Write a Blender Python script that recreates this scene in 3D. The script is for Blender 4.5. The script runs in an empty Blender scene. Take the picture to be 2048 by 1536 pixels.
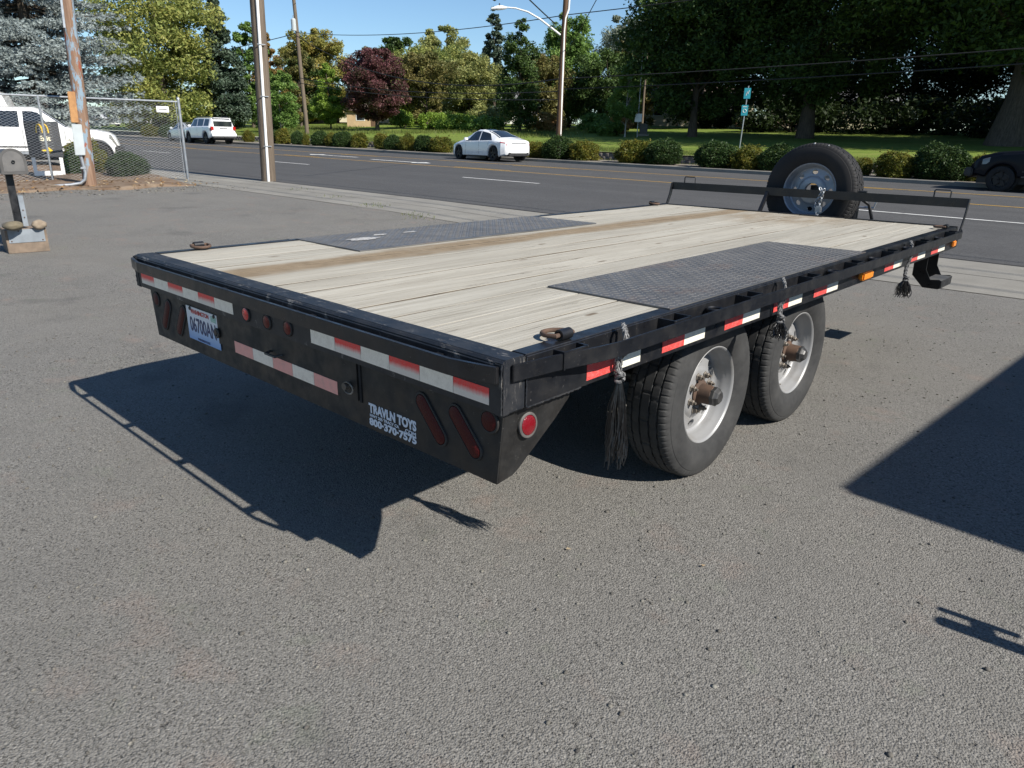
import bpy, bmesh, math, random
import numpy as np
from mathutils import Vector, Matrix

scene = bpy.context.scene
COL = scene.collection
R = math.radians
rnd = random.Random(11)

# ------------------------------------------------------------------ camera
cam = bpy.data.cameras.new('camera'); cam_o = bpy.data.objects.new('camera', cam); COL.objects.link(cam_o)
YAW, PITCH, ROLL = -0.7462, -0.3292, 0.0158
_f = Vector((math.sin(YAW)*math.cos(PITCH), math.cos(YAW)*math.cos(PITCH), math.sin(PITCH)))
_r = Vector((math.cos(YAW), -math.sin(YAW), 0)); _u = _r.cross(_f)
_r2 = _r*math.cos(ROLL)+_u*math.sin(ROLL); _u2 = -_r*math.sin(ROLL)+_u*math.cos(ROLL)
cm = Matrix((_r2, _u2, -_f)).transposed().to_4x4(); cm.translation = (2.4388, -1.2819, 1.4343)
cam_o.matrix_world = cm
cam.sensor_width = 36.0; cam.lens = 1431.98/2048*36; cam.clip_start = .05; cam.clip_end = 3000
scene.camera = cam_o

# ------------------------------------------------------------------ light
SUN = Vector((1.25, .10, 1.0)).normalized()          # towards the sun
ELEV = math.asin(SUN.z); AZ = math.atan2(SUN.x, SUN.y)
world = bpy.data.worlds.new('World'); scene.world = world; world.use_nodes = True
wn = world.node_tree; bg = wn.nodes['Background']
sky = wn.nodes.new('ShaderNodeTexSky'); sky.sky_type = 'NISHITA'; sky.sun_disc = False
sky.sun_elevation = ELEV; sky.sun_rotation = AZ; sky.altitude = 0; sky.air_density = 1.0; sky.dust_density = .05; sky.ozone_density = 2.0
tint = wn.nodes.new('ShaderNodeMix'); tint.data_type = 'RGBA'; tint.blend_type = 'MULTIPLY'; tint.inputs[0].default_value = 1
wn.links.new(sky.outputs[0], tint.inputs[6]); tint.inputs[7].default_value = (.84, 1.0, 1.14, 1)      # the camera's cool white balance
wn.links.new(tint.outputs[2], bg.inputs[0]); bg.inputs[1].default_value = .07
sl = bpy.data.lights.new('sun', 'SUN'); sl.energy = 5.0; sl.angle = R(.53); sl.color = (1, .945, .86)
so = bpy.data.objects.new('sun', sl); COL.objects.link(so); so.location = (30, 3, 24)
so.rotation_euler = (-SUN).to_track_quat('-Z', 'Y').to_euler()
vs = scene.view_settings
vs.view_transform = 'Standard'; vs.look = 'None'; vs.exposure = 0.7; vs.gamma = 1; vs.use_curve_mapping = False
scene.cycles.use_denoising = True
scene.cycles.max_bounces = 6; scene.cycles.transparent_max_bounces = 8

# ------------------------------------------------------------------ helpers
WM = {}
def reg(o, parent, local, m=None, label=None, category=None, group=None, kind=None):
    COL.objects.link(o)
    m = m if m is not None else Matrix()
    if parent is not None:
        o.parent = parent
        if local: o.matrix_basis = m; WM[o.name] = WM[parent.name] @ m
        else:
            o.matrix_parent_inverse = WM[parent.name].inverted(); o.matrix_basis = m; WM[o.name] = m
    else: o.matrix_basis = m; WM[o.name] = m
    if label: o['label'] = label
    if category: o['category'] = category
    if group: o['group'] = group
    if kind: o['kind'] = kind
    return o
def empty(name, loc=(0, 0, 0), rz=0, label=None, category=None, group=None):
    o = bpy.data.objects.new(name, None); o.empty_display_size = .2
    return reg(o, None, False, Matrix.Translation(loc) @ Matrix.Rotation(rz, 4, 'Z'), label, category, group)
def add(name, data, parent=None, local=False, m=None, **k):
    return reg(bpy.data.objects.new(name, data), parent, local, m, **k)

class MB:
    """collects verts / faces of one mesh"""
    def __init__(s): s.v = []; s.f = []
    def box(s, x0, x1, y0, y1, z0, z1, m=None):
        i = len(s.v); P = [(x, y, z) for z in (z0, z1) for y in (y0, y1) for x in (x0, x1)]
        if m is not None: P = [tuple(m @ Vector(q)) for q in P]
        s.v += P
        s.f += [tuple(i+j for j in q) for q in ((0, 2, 3, 1), (4, 5, 7, 6), (0, 1, 5, 4), (2, 6, 7, 3), (0, 4, 6, 2), (1, 3, 7, 5))]
        return s
    def prism(s, poly, a, b, axis=0):
        """extrude a 2-D polygon along an axis from a to b; poly in the remaining two axes"""
        i = len(s.v); n = len(poly)
        for t in (a, b):
            for (p, q) in poly:
                s.v.append((t, p, q) if axis == 0 else (p, t, q) if axis == 1 else (p, q, t))
        s.f.append(tuple(range(i, i+n))[::-1]); s.f.append(tuple(range(i+n, i+2*n)))
        for j in range(n): k = (j+1) % n; s.f.append((i+j, i+k, i+n+k, i+n+j))
        return s
    def tube(s, path, r, seg=8, cap=True, closed=False):
        path = [Vector(p) for p in path]; n = len(path); i0 = len(s.v)
        rs = r if isinstance(r, (list, tuple)) else [r]*n
        up = None
        for k, p in enumerate(path):
            a = path[k-1] if (k > 0 or closed) else p; b = path[(k+1) % n] if (k < n-1 or closed) else p
            d = (b-a)
            d = d.normalized() if d.length > 1e-9 else Vector((0, 0, 1))
            if up is None: up = Vector((0, 0, 1)) if abs(d.z) < .9 else Vector((1, 0, 0))
            e = (up - d*up.dot(d)); e = e.normalized() if e.length > 1e-6 else d.orthogonal().normalized(); up = e
            g = d.cross(e)
            for j in range(seg):
                t = 2*math.pi*j/seg; s.v.append(tuple(p + (e*math.cos(t)+g*math.sin(t))*rs[k]))
        for k in range(n if closed else n-1):
            k2 = (k+1) % n
            for j in range(seg):
                j2 = (j+1) % seg; s.f.append((i0+k*seg+j, i0+k*seg+j2, i0+k2*seg+j2, i0+k2*seg+j))
        if cap and not closed:
            s.f.append(tuple(i0+j for j in range(seg))[::-1]); s.f.append(tuple(i0+(n-1)*seg+j for j in range(seg)))
        return s
    def lathe(s, prof, seg=32, axis=0, m=None, close=False, capa=False, capb=False):
        """prof: list of (along axis, radius)"""
        i0 = len(s.v); n = len(prof)
        for k in range(seg):
            t = 2*math.pi*k/seg; c, q = math.cos(t), math.sin(t)
            for (a, r) in prof:
                P = (a, r*c, r*q) if axis == 0 else (r*q, a, r*c) if axis == 1 else (r*c, r*q, a)
                s.v.append(tuple(m @ Vector(P)) if m is not None else P)
        for k in range(seg):
            k2 = (k+1) % seg
            for j in range(n if close else n-1):
                j2 = (j+1) % n; s.f.append((i0+k*n+j, i0+k*n+j2, i0+k2*n+j2, i0+k2*n+j))
        if capa: s.f.append(tuple(i0+k*n for k in range(seg)))
        if capb: s.f.append(tuple(i0+k*n+n-1 for k in range(seg))[::-1])
        return s
    def grid(s, P):
        i0 = len(s.v); nu, nv = len(P), len(P[0])
        for row in P: s.v += [tuple(q) for q in row]
        for a in range(nu-1):
            for b in range(nv-1): s.f.append((i0+a*nv+b, i0+(a+1)*nv+b, i0+(a+1)*nv+b+1, i0+a*nv+b+1))
        return s
    def mesh(s, name, mat, smooth=False, bevel=0, angle=35, fixn=True):
        me = bpy.data.meshes.new(name); me.from_pydata(s.v, [], s.f)
        if bevel or fixn:
            bm = bmesh.new(); bm.from_mesh(me)
            if bevel:
                bmesh.ops.remove_doubles(bm, verts=bm.verts, dist=1e-5)
                es = [e for e in bm.edges if len(e.link_faces) == 2 and e.calc_face_angle(0) > .6]
                bmesh.ops.bevel(bm, geom=es, offset=bevel, segments=2, affect='EDGES', clamp_overlap=True)
            bmesh.ops.recalc_face_normals(bm, faces=bm.faces)
            bm.to_mesh(me); bm.free()
        if mat is not None: me.materials.append(mat)
        if smooth:
            me.polygons.foreach_set('use_smooth', [True]*len(me.polygons))
            if angle < 180:
                try: me.set_sharp_from_angle(angle=R(angle))
                except Exception: pass
        me.update(); return me
    def obj(s, name, mat, parent=None, local=False, smooth=False, bevel=0, m=None, angle=35, **k):
        return add(name, s.mesh(name, mat, smooth, bevel, angle), parent, local, m, **k)
def fastmesh(name, V, F, mat, smooth=False):
    """numpy verts (n,3), quads or tris (m,k)"""
    V = np.asarray(V, np.float32); F = np.asarray(F, np.int32); me = bpy.data.meshes.new(name); k = F.shape[1]
    me.vertices.add(len(V)); me.vertices.foreach_set('co', V.ravel())
    me.loops.add(F.size); me.loops.foreach_set('vertex_index', F.ravel())
    me.polygons.add(len(F)); me.polygons.foreach_set('loop_start', np.arange(0, F.size, k, dtype=np.int32))
    if smooth: me.polygons.foreach_set('use_smooth', np.ones(len(F), bool))
    me.update(calc_edges=True); me.materials.append(mat); return me
def copy_tree(o, m=None, parent=None, **k):
    c = o.copy(); COL.objects.link(c)
    if parent is not None: c.parent = parent
    if m is not None: c.matrix_basis = m
    WM[c.name] = c.matrix_basis.copy() if parent is None else WM[parent.name] @ c.matrix_parent_inverse @ c.matrix_basis
    for a, b in k.items(): c[a] = b
    for ch in list(o.children): copy_tree(ch, None, c)
    return c

# ------------------------------------------------------------------ material helpers
def nd(nt, t, ins=None, **props):
    n = nt.nodes.new(t)
    for a, b in props.items(): setattr(n, a, b)
    for a, b in (ins or {}).items():
        s = n.inputs[a]
        if hasattr(b, 'is_output'): nt.links.new(b, s)
        else: s.default_value = b
    return n
def C4(c): return (c[0], c[1], c[2], 1) if len(c) == 3 else c
def noise(nt, vec, scale, detail=4, rough=.55, dist=0):
    return nd(nt, 'ShaderNodeTexNoise', {'Vector': vec, 'Scale': scale, 'Detail': detail, 'Roughness': rough, 'Distortion': dist}).outputs[0]
def ramp(nt, fac, stops, interp='LINEAR'):
    n = nd(nt, 'ShaderNodeValToRGB', {'Fac': fac}); cr = n.color_ramp; cr.interpolation = interp
    while len(cr.elements) < len(stops): cr.elements.new(.5)
    for e, (p, c) in zip(cr.elements, stops): e.position = p; e.color = C4(c) if not isinstance(c, (int, float)) else (c, c, c, 1)
    return n.outputs[0]
def mixc(nt, fac, a, b, blend='MIX'):
    n = nd(nt, 'ShaderNodeMix', data_type='RGBA', blend_type=blend)
    for i, v in ((0, fac), (6, a), (7, b)):
        if hasattr(v, 'is_output'): nt.links.new(v, n.inputs[i])
        else: n.inputs[i].default_value = v if i == 0 else C4(v)
    return n.outputs[2]
def mth(nt, op, a, b=0.0, c=None, clamp=False):
    n = nd(nt, 'ShaderNodeMath', operation=op); n.use_clamp = clamp
    for i, v in enumerate((a, b) if c is None else (a, b, c)):
        if hasattr(v, 'is_output'): nt.links.new(v, n.inputs[i])
        else: n.inputs[i].default_value = v
    return n.outputs[0]
def bump(nt, bsdf, h, strength=.5, dist=.01, prev=None):
    n = nd(nt, 'ShaderNodeBump', {'Height': h, 'Strength': strength, 'Distance': dist})
    if prev is not None: nt.links.new(prev, n.inputs['Normal'])
    if bsdf is not None: nt.links.new(n.outputs[0], bsdf.inputs['Normal'])
    return n.outputs[0]
def newmat(name, rough=.6, metal=0, spec=.5, color=(.5, .5, .5)):
    m = bpy.data.materials.new(name); m.use_nodes = True; nt = m.node_tree; b = nt.nodes['Principled BSDF']
    b.inputs['Roughness'].default_value = rough; b.inputs['Metallic'].default_value = metal
    b.inputs['Specular IOR Level'].default_value = spec; b.inputs['Base Color'].default_value = C4(color)
    return m, nt, b
def wpos(nt): return nd(nt, 'ShaderNodeNewGeometry').outputs['Position']
def opos(nt): return nd(nt, 'ShaderNodeTexCoord').outputs['Object']
def scaled(nt, vec, s): return nd(nt, 'ShaderNodeMapping', {'Vector': vec, 'Scale': s}).outputs[0]
def link(nt, a, b, s): nt.links.new(a, b.inputs[s])
def simple(name, c1, c2=None, scale=6, rough=.6, metal=0, spec=.5, bmp=0, bscale=40, bdist=.004, coat=0, world_=False, det=5, lo=.35, hi=.65):
    m, nt, b = newmat(name, rough, metal, spec, c1)
    v = wpos(nt) if world_ else opos(nt)
    if c2 is not None:
        link(nt, mixc(nt, ramp(nt, noise(nt, v, scale, det), [(lo, 0), (hi, 1)]), c1, c2), b, 'Base Color')
    if bmp: bump(nt, b, noise(nt, v, bscale, 4), bmp, bdist)
    if coat: b.inputs['Coat Weight'].default_value = coat; b.inputs['Coat Roughness'].default_value = .06
    return m
MT = {}

# ------------------------------------------------------------------ materials
def asphalt(name, base, dark, warm, agg=110, contrast=1.0, patch=.6, stains=False):
    m, nt, b = newmat(name, .9, 0, .25); v = wpos(nt)
    vo = nd(nt, 'ShaderNodeTexVoronoi', {'Vector': v, 'Scale': agg, 'Randomness': 1.0}, feature='F1')
    stone = nd(nt, 'ShaderNodeSeparateColor', {'Color': vo.outputs['Color']}).outputs[0]
    def k(c, g): return [min(1, q*g) for q in c]
    col = ramp(nt, stone, [(0, k(base, .45)), (.2, k(base, .86)), (.6, base), (.92, k(base, 1.15)), (1, k(base, 1.5))])
    # worn areas: where the binder has gone the stones stand out more
    worn = ramp(nt, noise(nt, v, .45, 4, .6), [(.38, .25), (.62, 1)])
    pit = noise(nt, v, agg*.62, 2, .55); pit2 = noise(nt, v, agg*.25, 3, .6)
    pm = mth(nt, 'MULTIPLY', ramp(nt, pit, [(.33, 1), (.42, 0)]), worn)
    pm2 = mth(nt, 'MULTIPLY', ramp(nt, pit2, [(.30, 1), (.355, 0)]), worn)
    col = mixc(nt, mth(nt, 'MULTIPLY', pm, .8*contrast), col, k(dark, .7))
    col = mixc(nt, mth(nt, 'MULTIPLY', pm2, .9*contrast), col, k(dark, .35))
    col = mixc(nt, ramp(nt, noise(nt, v, .55, 5), [(.4, 0), (.7, patch)]), col, warm)
    col = mixc(nt, ramp(nt, noise(nt, v, 1.7, 6, .65), [(.32, .4), (.52, 0)]), col, k(base, .72))
    if not stains:
        col = mixc(nt, ramp(nt, noise(nt, scaled(nt, v, (.045, 1.1, 1)), 1, 4, .6), [(.35, .5), (.6, 0)]), col, k(base, .72))      # wheel-track wear along the lanes
        col = mixc(nt, ramp(nt, noise(nt, scaled(nt, v, (.25, 3.0, 1)), 1, 5, .7), [(.6, 0), (.78, .35)]), col, k(base, 1.25))
    if stains:
        sv = nd(nt, 'ShaderNodeVectorMath', {0: v, 1: (31.0, 7.0, 0)}, operation='ADD').outputs[0]
        col = mixc(nt, ramp(nt, noise(nt, sv, 3.1, 5, .6), [(.58, 0), (.72, .35)]), col, (.235, .17, .14))      # rusty blush
        col = mixc(nt, ramp(nt, noise(nt, sv, 4.6, 4, .6), [(.60, 0), (.72, .35)]), col, (.15, .165, .125))     # greenish film
        col = mixc(nt, ramp(nt, noise(nt, sv, 1.15, 3, .5), [(.63, 0), (.70, .4)]), col, (.085, .083, .08))     # old oil
        tv = scaled(nt, nd(nt, 'ShaderNodeMapping', {'Vector': v, 'Rotation': (0, 0, .5)}).outputs[0], (2.4, .16, 1))
        col = mixc(nt, ramp(nt, noise(nt, tv, 1, 4, .6), [(.56, 0), (.72, .3)]), col, k(base, .74))              # faint wheel tracks
        wv = nd(nt, 'ShaderNodeVectorMath', {0: v, 1: nd(nt, 'ShaderNodeTexNoise', {'Vector': v, 'Scale': 1.6, 'Detail': 5, 'Roughness': .65}).outputs[1]}, operation='ADD').outputs[0]
        ck = nd(nt, 'ShaderNodeTexVoronoi', {'Vector': wv, 'Scale': .33}, feature='DISTANCE_TO_EDGE')
        ckm = mth(nt, 'MULTIPLY', ramp(nt, ck.outputs['Distance'], [(0, 1), (.0011, 0)]), ramp(nt, noise(nt, v, .28, 2), [(.66, 0), (.72, .6)]))
        col = mixc(nt, ckm, col, k(dark, .4))
    link(nt, col, b, 'Base Color')
    h = mth(nt, 'ADD', mth(nt, 'MULTIPLY', vo.outputs['Distance'], -.35), mth(nt, 'MULTIPLY', noise(nt, v, agg*.5, 4, .65), .24))
    h = mth(nt, 'SUBTRACT', h, mth(nt, 'ADD', mth(nt, 'MULTIPLY', pm, .5), mth(nt, 'MULTIPLY', pm2, .9)))
    bump(nt, b, h, .9*contrast, .012)
    return m
MT['lot'] = asphalt('lot_asphalt', (.172, .166, .153), (.045, .043, .041), (.178, .168, .149), 165, .95, .45, True)
MT['road'] = asphalt('road_asphalt', (.074, .074, .075), (.047, .047, .05), (.086, .085, .084), 60, .4, .5)
def concrete():
    m, nt, b = newmat('concrete', .85, 0, .3); v = wpos(nt)
    c = ramp(nt, noise(nt, v, 1.2, 7, .65), [(.3, (.165, .158, .14)), (.55, (.215, .205, .182)), (.75, (.25, .24, .21))])
    c = mixc(nt, ramp(nt, noise(nt, v, 45, 3), [(.3, .5), (.45, 0)]), c, (.13, .125, .11)); link(nt, c, b, 'Base Color')
    bump(nt, b, noise(nt, v, 60, 4), .4, .004); return m
MT['concrete'] = concrete()
MT['soil'] = simple('soil', (.13, .085, .055), (.2, .155, .115), 3.5, .95, 0, .2, .8, 22, .03, world_=True)
MT['gravel'] = simple('gravel_ground', (.14, .125, .105), (.25, .225, .19), 14, .95, 0, .2, .9, 35, .03, world_=True)
def lawn():
    m, nt, b = newmat('lawn_grass', .9, 0, .2); v = wpos(nt)
    c = ramp(nt, noise(nt, v, .6, 6, .7), [(.3, (.10, .155, .022)), (.5, (.15, .205, .034)), (.68, (.205, .22, .058)), (.8, (.23, .21, .08))])
    c = mixc(nt, ramp(nt, noise(nt, v, 30, 4, .7), [(.3, .45), (.6, 0)]), c, (.055, .09, .014)); link(nt, c, b, 'Base Color')
    bump(nt, b, noise(nt, v, 18, 5, .7), .6, .06); return m
MT['lawn'] = lawn()
MT['earth'] = simple('far_earth', (.09, .085, .05), (.13, .12, .07), .05, .95, world_=True)
MT['white_line'] = simple('worn_white_paint', (.62, .62, .6), (.34, .34, .33), 5, .7, world_=True, lo=.5, hi=.75)
MT['yellow_line'] = simple('worn_yellow_paint', (.5, .29, .035), (.28, .19, .06), 5, .7, world_=True, lo=.5, hi=.8)

def black_paint(name='black_paint', base=(.0065, .0072, .0092), rough=.34, dust=.22):
    m, nt, b = newmat(name, rough, 0, .5); v = wpos(nt)
    c = mixc(nt, ramp(nt, noise(nt, v, 9, 7, .7), [(.45, 0), (.8, dust)]), base, (.075, .068, .06))
    sp = ramp(nt, noise(nt, v, 120, 3, .6), [(.67, 0), (.74, .5)])
    c = mixc(nt, sp, c, (.16, .15, .14))
    stk = ramp(nt, noise(nt, scaled(nt, v, (38, 38, 2.5)), 1, 4, .7), [(.58, 0), (.8, dust*.7)])
    c = mixc(nt, stk, c, (.06, .054, .047))
    link(nt, c, b, 'Base Color')
    link(nt, ramp(nt, noise(nt, v, 14, 5), [(.3, rough*.75), (.7, min(1, rough*1.5))]), b, 'Roughness')
    bump(nt, b, noise(nt, v, 55, 4), .06, .004); return m
MT['black'] = black_paint()
MT['panel_black'] = black_paint('dusty_black_panel', (.0075, .0074, .0075), .5, .3)
def scuffed():
    m, nt, b = newmat('scuffed_black_paint', .5, 0, .4); v = wpos(nt)
    base = mixc(nt, ramp(nt, noise(nt, v, 7, 6, .7), [(.42, 0), (.75, .5)]), (.010, .012, .016), (.06, .057, .055))
    sc = ramp(nt, noise(nt, scaled(nt, v, (14, 55, 10)), 1, 7, .75), [(.57, 0), (.66, .6)])
    c = mixc(nt, sc, base, (.24, .225, .205))
    ru = ramp(nt, noise(nt, scaled(nt, v, (5, 16, 5)), 1, 6, .7), [(.66, 0), (.72, .8)])
    c = mixc(nt, ru, c, (.13, .055, .03)); link(nt, c, b, 'Base Color')
    bump(nt, b, noise(nt, v, 40, 4), .12, .004); return m
MT['scuffed'] = scuffed()
def wood():
    m, nt, b = newmat('weathered_deck_wood', .85, 0, .25); v = wpos(nt)
    rn = nd(nt, 'ShaderNodeObjectInfo').outputs['Random']
    off = nd(nt, 'ShaderNodeCombineXYZ', {0: mth(nt, 'MULTIPLY', rn, 17), 1: mth(nt, 'MULTIPLY', rn, 63), 2: 0.0}).outputs[0]
    vv = nd(nt, 'ShaderNodeVectorMath', {0: v, 1: off}, operation='ADD').outputs[0]
    g = noise(nt, scaled(nt, vv, (42, 1.1, 20)), 1, 8, .68, .7)
    c = ramp(nt, g, [(.25, (.20, .182, .15)), (.42, (.335, .315, .268)), (.58, (.42, .40, .348)), (.8, (.50, .48, .425))])
    big = noise(nt, scaled(nt, vv, (3.2, .45, 1)), 1, 5, .6)
    c = mixc(nt, ramp(nt, big, [(.35, .55), (.6, 0)]), c, (.27, .25, .21))
    tone = ramp(nt, rn, [(0, (.93, .93, .92)), (.5, (1, .99, .97)), (1, (.97, .975, .97))])
    c = mixc(nt, 1.0, c, tone, 'MULTIPLY')
    # cracks and knots
    ck = noise(nt, scaled(nt, vv, (30, .9, 1)), 1, 5, .75, 1.6)
    c = mixc(nt, ramp(nt, ck, [(.345, .9), (.375, 0)]), c, (.07, .055, .04))
    ds = noise(nt, scaled(nt, vv, (60, 5.5, 1)), 1, 3, .6)
    c = mixc(nt, ramp(nt, ds, [(.27, .8), (.31, 0)]), c, (.10, .085, .065))
    gr = noise(nt, scaled(nt, vv, (110, 2.4, 1)), 1, 4, .7)
    c = mixc(nt, ramp(nt, gr, [(.30, .45), (.5, 0)]), c, (.24, .215, .17))
    kn = nd(nt, 'ShaderNodeTexVoronoi', {'Vector': scaled(nt, vv, (8, 2.6, 0)), 'Scale': 1.0, 'Randomness': 1.0}, feature='F1')
    kd = kn.outputs['Distance']; ks = nd(nt, 'ShaderNodeSeparateColor', {'Color': kn.outputs['Color']}).outputs[2]
    km = mth(nt, 'MULTIPLY', ramp(nt, mth(nt, 'ADD', kd, mth(nt, 'MULTIPLY', noise(nt, v, 30, 4), .09)), [(.10, .85), (.16, 0)]), ramp(nt, ks, [(.3, 0), (.35, 1)]))
    c = mixc(nt, km, c, (.10, .068, .04))
    # dried mud along the left wheel track, with ragged edges
    sx = nd(nt, 'ShaderNodeSeparateXYZ', {'Vector': v})
    wob = mth(nt, 'MULTIPLY', mth(nt, 'SUBTRACT', noise(nt, scaled(nt, v, (6, 1.2, 1)), 1, 6, .7), .5), .22)
    xd = mth(nt, 'ABSOLUTE', mth(nt, 'ADD', mth(nt, 'ADD', sx.outputs[0], .44), wob))
    mm = mth(nt, 'MULTIPLY', ramp(nt, xd, [(.075, 1), (.14, 0)]), ramp(nt, noise(nt, scaled(nt, v, (9, 2.5, 1)), 1, 5), [(.25, .7), (.5, 1)]))
    spill = mth(nt, 'MULTIPLY', ramp(nt, nd(nt, 'ShaderNodeVectorMath', {0: nd(nt, 'ShaderNodeVectorMath', {0: v, 1: (.1, 4.35, .89)}, operation='SUBTRACT').outputs[0]}, operation='LENGTH').outputs['Value'], [(.25, .8), (.75, 0)]), ramp(nt, noise(nt, scaled(nt, v, (7, 3, 1)), 1, 6, .7), [(.35, 0), (.6, 1)]))
    mud = mth(nt, 'MAXIMUM', mm, spill)
    mudc = ramp(nt, noise(nt, v, 9, 6, .7), [(.3, (.17, .128, .08)), (.7, (.25, .195, .13))])
    c = mixc(nt, mud, c, mudc); link(nt, c, b, 'Base Color')
    bump(nt, b, mth(nt, 'ADD', g, mth(nt, 'MULTIPLY', ck, .6)), .5, .006); return m
MT['wood'] = wood()
def tread():
    m, nt, b = newmat('tread_plate_steel', .55, .1, .5); v = wpos(nt)
    c = mixc(nt, ramp(nt, noise(nt, v, 5, 6, .7), [(.35, 0), (.7, 1)]), (.068, .07, .073), (.12, .118, .114))
    ru = ramp(nt, noise(nt, scaled(nt, v, (3.5, 2, 1)), 1, 7, .75), [(.56, 0), (.72, .5)])
    c = mixc(nt, ru, c, (.19, .115, .075)); link(nt, c, b, 'Base Color')
    link(nt, ramp(nt, noise(nt, v, 12, 4), [(.3, .38), (.7, .62)]), b, 'Roughness'); return m
MT['tread'] = tread()
MT['lug'] = simple('worn_tread_lugs', (.125, .128, .133), (.21, .207, .2), 9, .5, .1, .5, world_=True)
def rubber(name, c1, c2, dusty):
    m, nt, b = newmat(name, .78, 0, .35); v = opos(nt)
    c = mixc(nt, ramp(nt, noise(nt, v, 7, 6, .7), [(.35, 0), (.75, dusty)]), c1, c2); link(nt, c, b, 'Base Color')
    bump(nt, b, noise(nt, v, 90, 3), .15, .002); return m
MT['rubber'] = rubber('tyre_rubber', (.021, .0215, .0225), (.06, .06, .059), .75)
MT['rubber_dark'] = rubber('dark_tyre_rubber', (.012, .012, .013), (.028, .027, .026), .5)
MT['silver'] = simple('silver_wheel_paint', (.27, .272, .275), (.18, .17, .155), 7, .42, .25, .5, lo=.5, hi=.85)
MT['blue_steel'] = simple('dull_spare_wheel_paint', (.30, .33, .37), (.16, .16, .165), 7, .4, .4, .5, lo=.5, hi=.8)
MT['rust'] = simple('rusty_steel', (.115, .07, .048), (.07, .047, .036), 18, .8, .2, .4, .4, 60, .002, world_=True)
MT['rusty_gray'] = simple('greasy_grey_steel', (.30, .28, .25), (.13, .11, .09), 25, .6, .5, .5, .3, 80, .002)
MT['cap'] = simple('black_plastic_cap', (.018, .018, .019), (.04, .04, .04), 20, .45)
def lens(name, c, rough=.22):
    m, nt, b = newmat(name, rough, 0, .5 if rough < .3 else .25, c); b.inputs['Coat Weight'].default_value = .4 if rough < .3 else 0
    vo = nd(nt, 'ShaderNodeTexVoronoi', {'Vector': opos(nt), 'Scale': 180}); bump(nt, b, vo.outputs['Distance'], .35, .003); return m
MT['red_lens'] = lens('red_lamp_lens', (.14, .004, .008)); MT['red_lens_dull'] = lens('dull_red_lamp_lens', (.055, .003, .003), .5)
MT['red_reflector'] = lens('red_reflector', (.55, .02, .02)); MT['brown_reflector'] = lens('faded_red_reflector', (.11, .012, .009), .35)
MT['amber'] = lens('amber_lens', (.75, .24, .015))
MT['gasket'] = simple('grey_rubber_gasket', (.012, .012, .012), (.025, .024, .023), 20, .7)
MT['gasket_light'] = simple('weathered_gasket', (.10, .095, .09), (.05, .047, .045), 25, .7)
def tape(name, c, metal=.0, rough=.4, fade=None):
    m, nt, b = newmat(name, rough, metal, .5, c); v = wpos(nt)
    base = mixc(nt, ramp(nt, noise(nt, v, 40, 5, .7), [(.45, 0), (.8, .35)]), c, (.30, .29, .27))
    if fade:   # sun-bleached: the dye has gone from the lower part
        z = nd(nt, 'ShaderNodeSeparateXYZ', {'Vector': v}).outputs[2]
        t = mth(nt, 'ADD', mth(nt, 'DIVIDE', mth(nt, 'SUBTRACT', z, fade[0]), fade[1]-fade[0]), mth(nt, 'MULTIPLY', mth(nt, 'SUBTRACT', noise(nt, scaled(nt, v, (160, 1, 30)), 1, 3), .5), .35))
        base = mixc(nt, ramp(nt, t, [(.25, 0), (.75, 1)]), (.74, .71, .68), base)
    w = nd(nt, 'ShaderNodeTexVoronoi', {'Vector': v, 'Scale': 260}, feature='DISTANCE_TO_EDGE').outputs['Distance']
    base = mixc(nt, ramp(nt, w, [(0, .25), (.12, 0)]), base, (.5, .48, .45))
    link(nt, base, b, 'Base Color'); return m
MT['tape_white'] = tape('white_reflective_tape', (.70, .68, .58)); MT['tape_red'] = tape('red_reflective_tape', (.56, .03, .025))
MT['rtape_white'] = tape('silvery_reflective_tape', (.86, .87, .84), .75, .42); MT['rtape_red'] = tape('bleached_red_tape', (.80, .06, .06), .6, .42, (.765, .80))
MT['dtape_red'] = tape('faded_pink_tape', (.84, .42, .39), .6, .45)
MT['galv'] = simple('galvanised_steel', (.42, .44, .46), (.30, .32, .34), 9, .42, .65, .5)
MT['grey_box'] = simple('grey_enamel', (.42, .46, .47), (.36, .39, .40), 4, .5)
def barkish(name, c1, c2, sc=(9, 9, 1.2), d=.03):
    m, nt, b = newmat(name, .9, 0, .2); v = opos(nt); n = noise(nt, scaled(nt, v, sc), 1.6, 6, .7)
    link(nt, ramp(nt, n, [(.3, c1), (.7, c2)]), b, 'Base Color'); bump(nt, b, n, .9, d); return m
MT['pole'] = barkish('weathered_pole_wood', (.085, .066, .05), (.185, .15, .115), (16, 16, .7), .015)
MT['pole_dark'] = barkish('brown_pole_wood', (.07, .04, .025), (.15, .095, .06), (16, 16, .7), .015)
MT['bark'] = barkish('bark', (.045, .036, .028), (.13, .105, .08)); MT['bark_pale'] = barkish('pale_bark', (.22, .2, .17), (.42, .4, .35))
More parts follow.
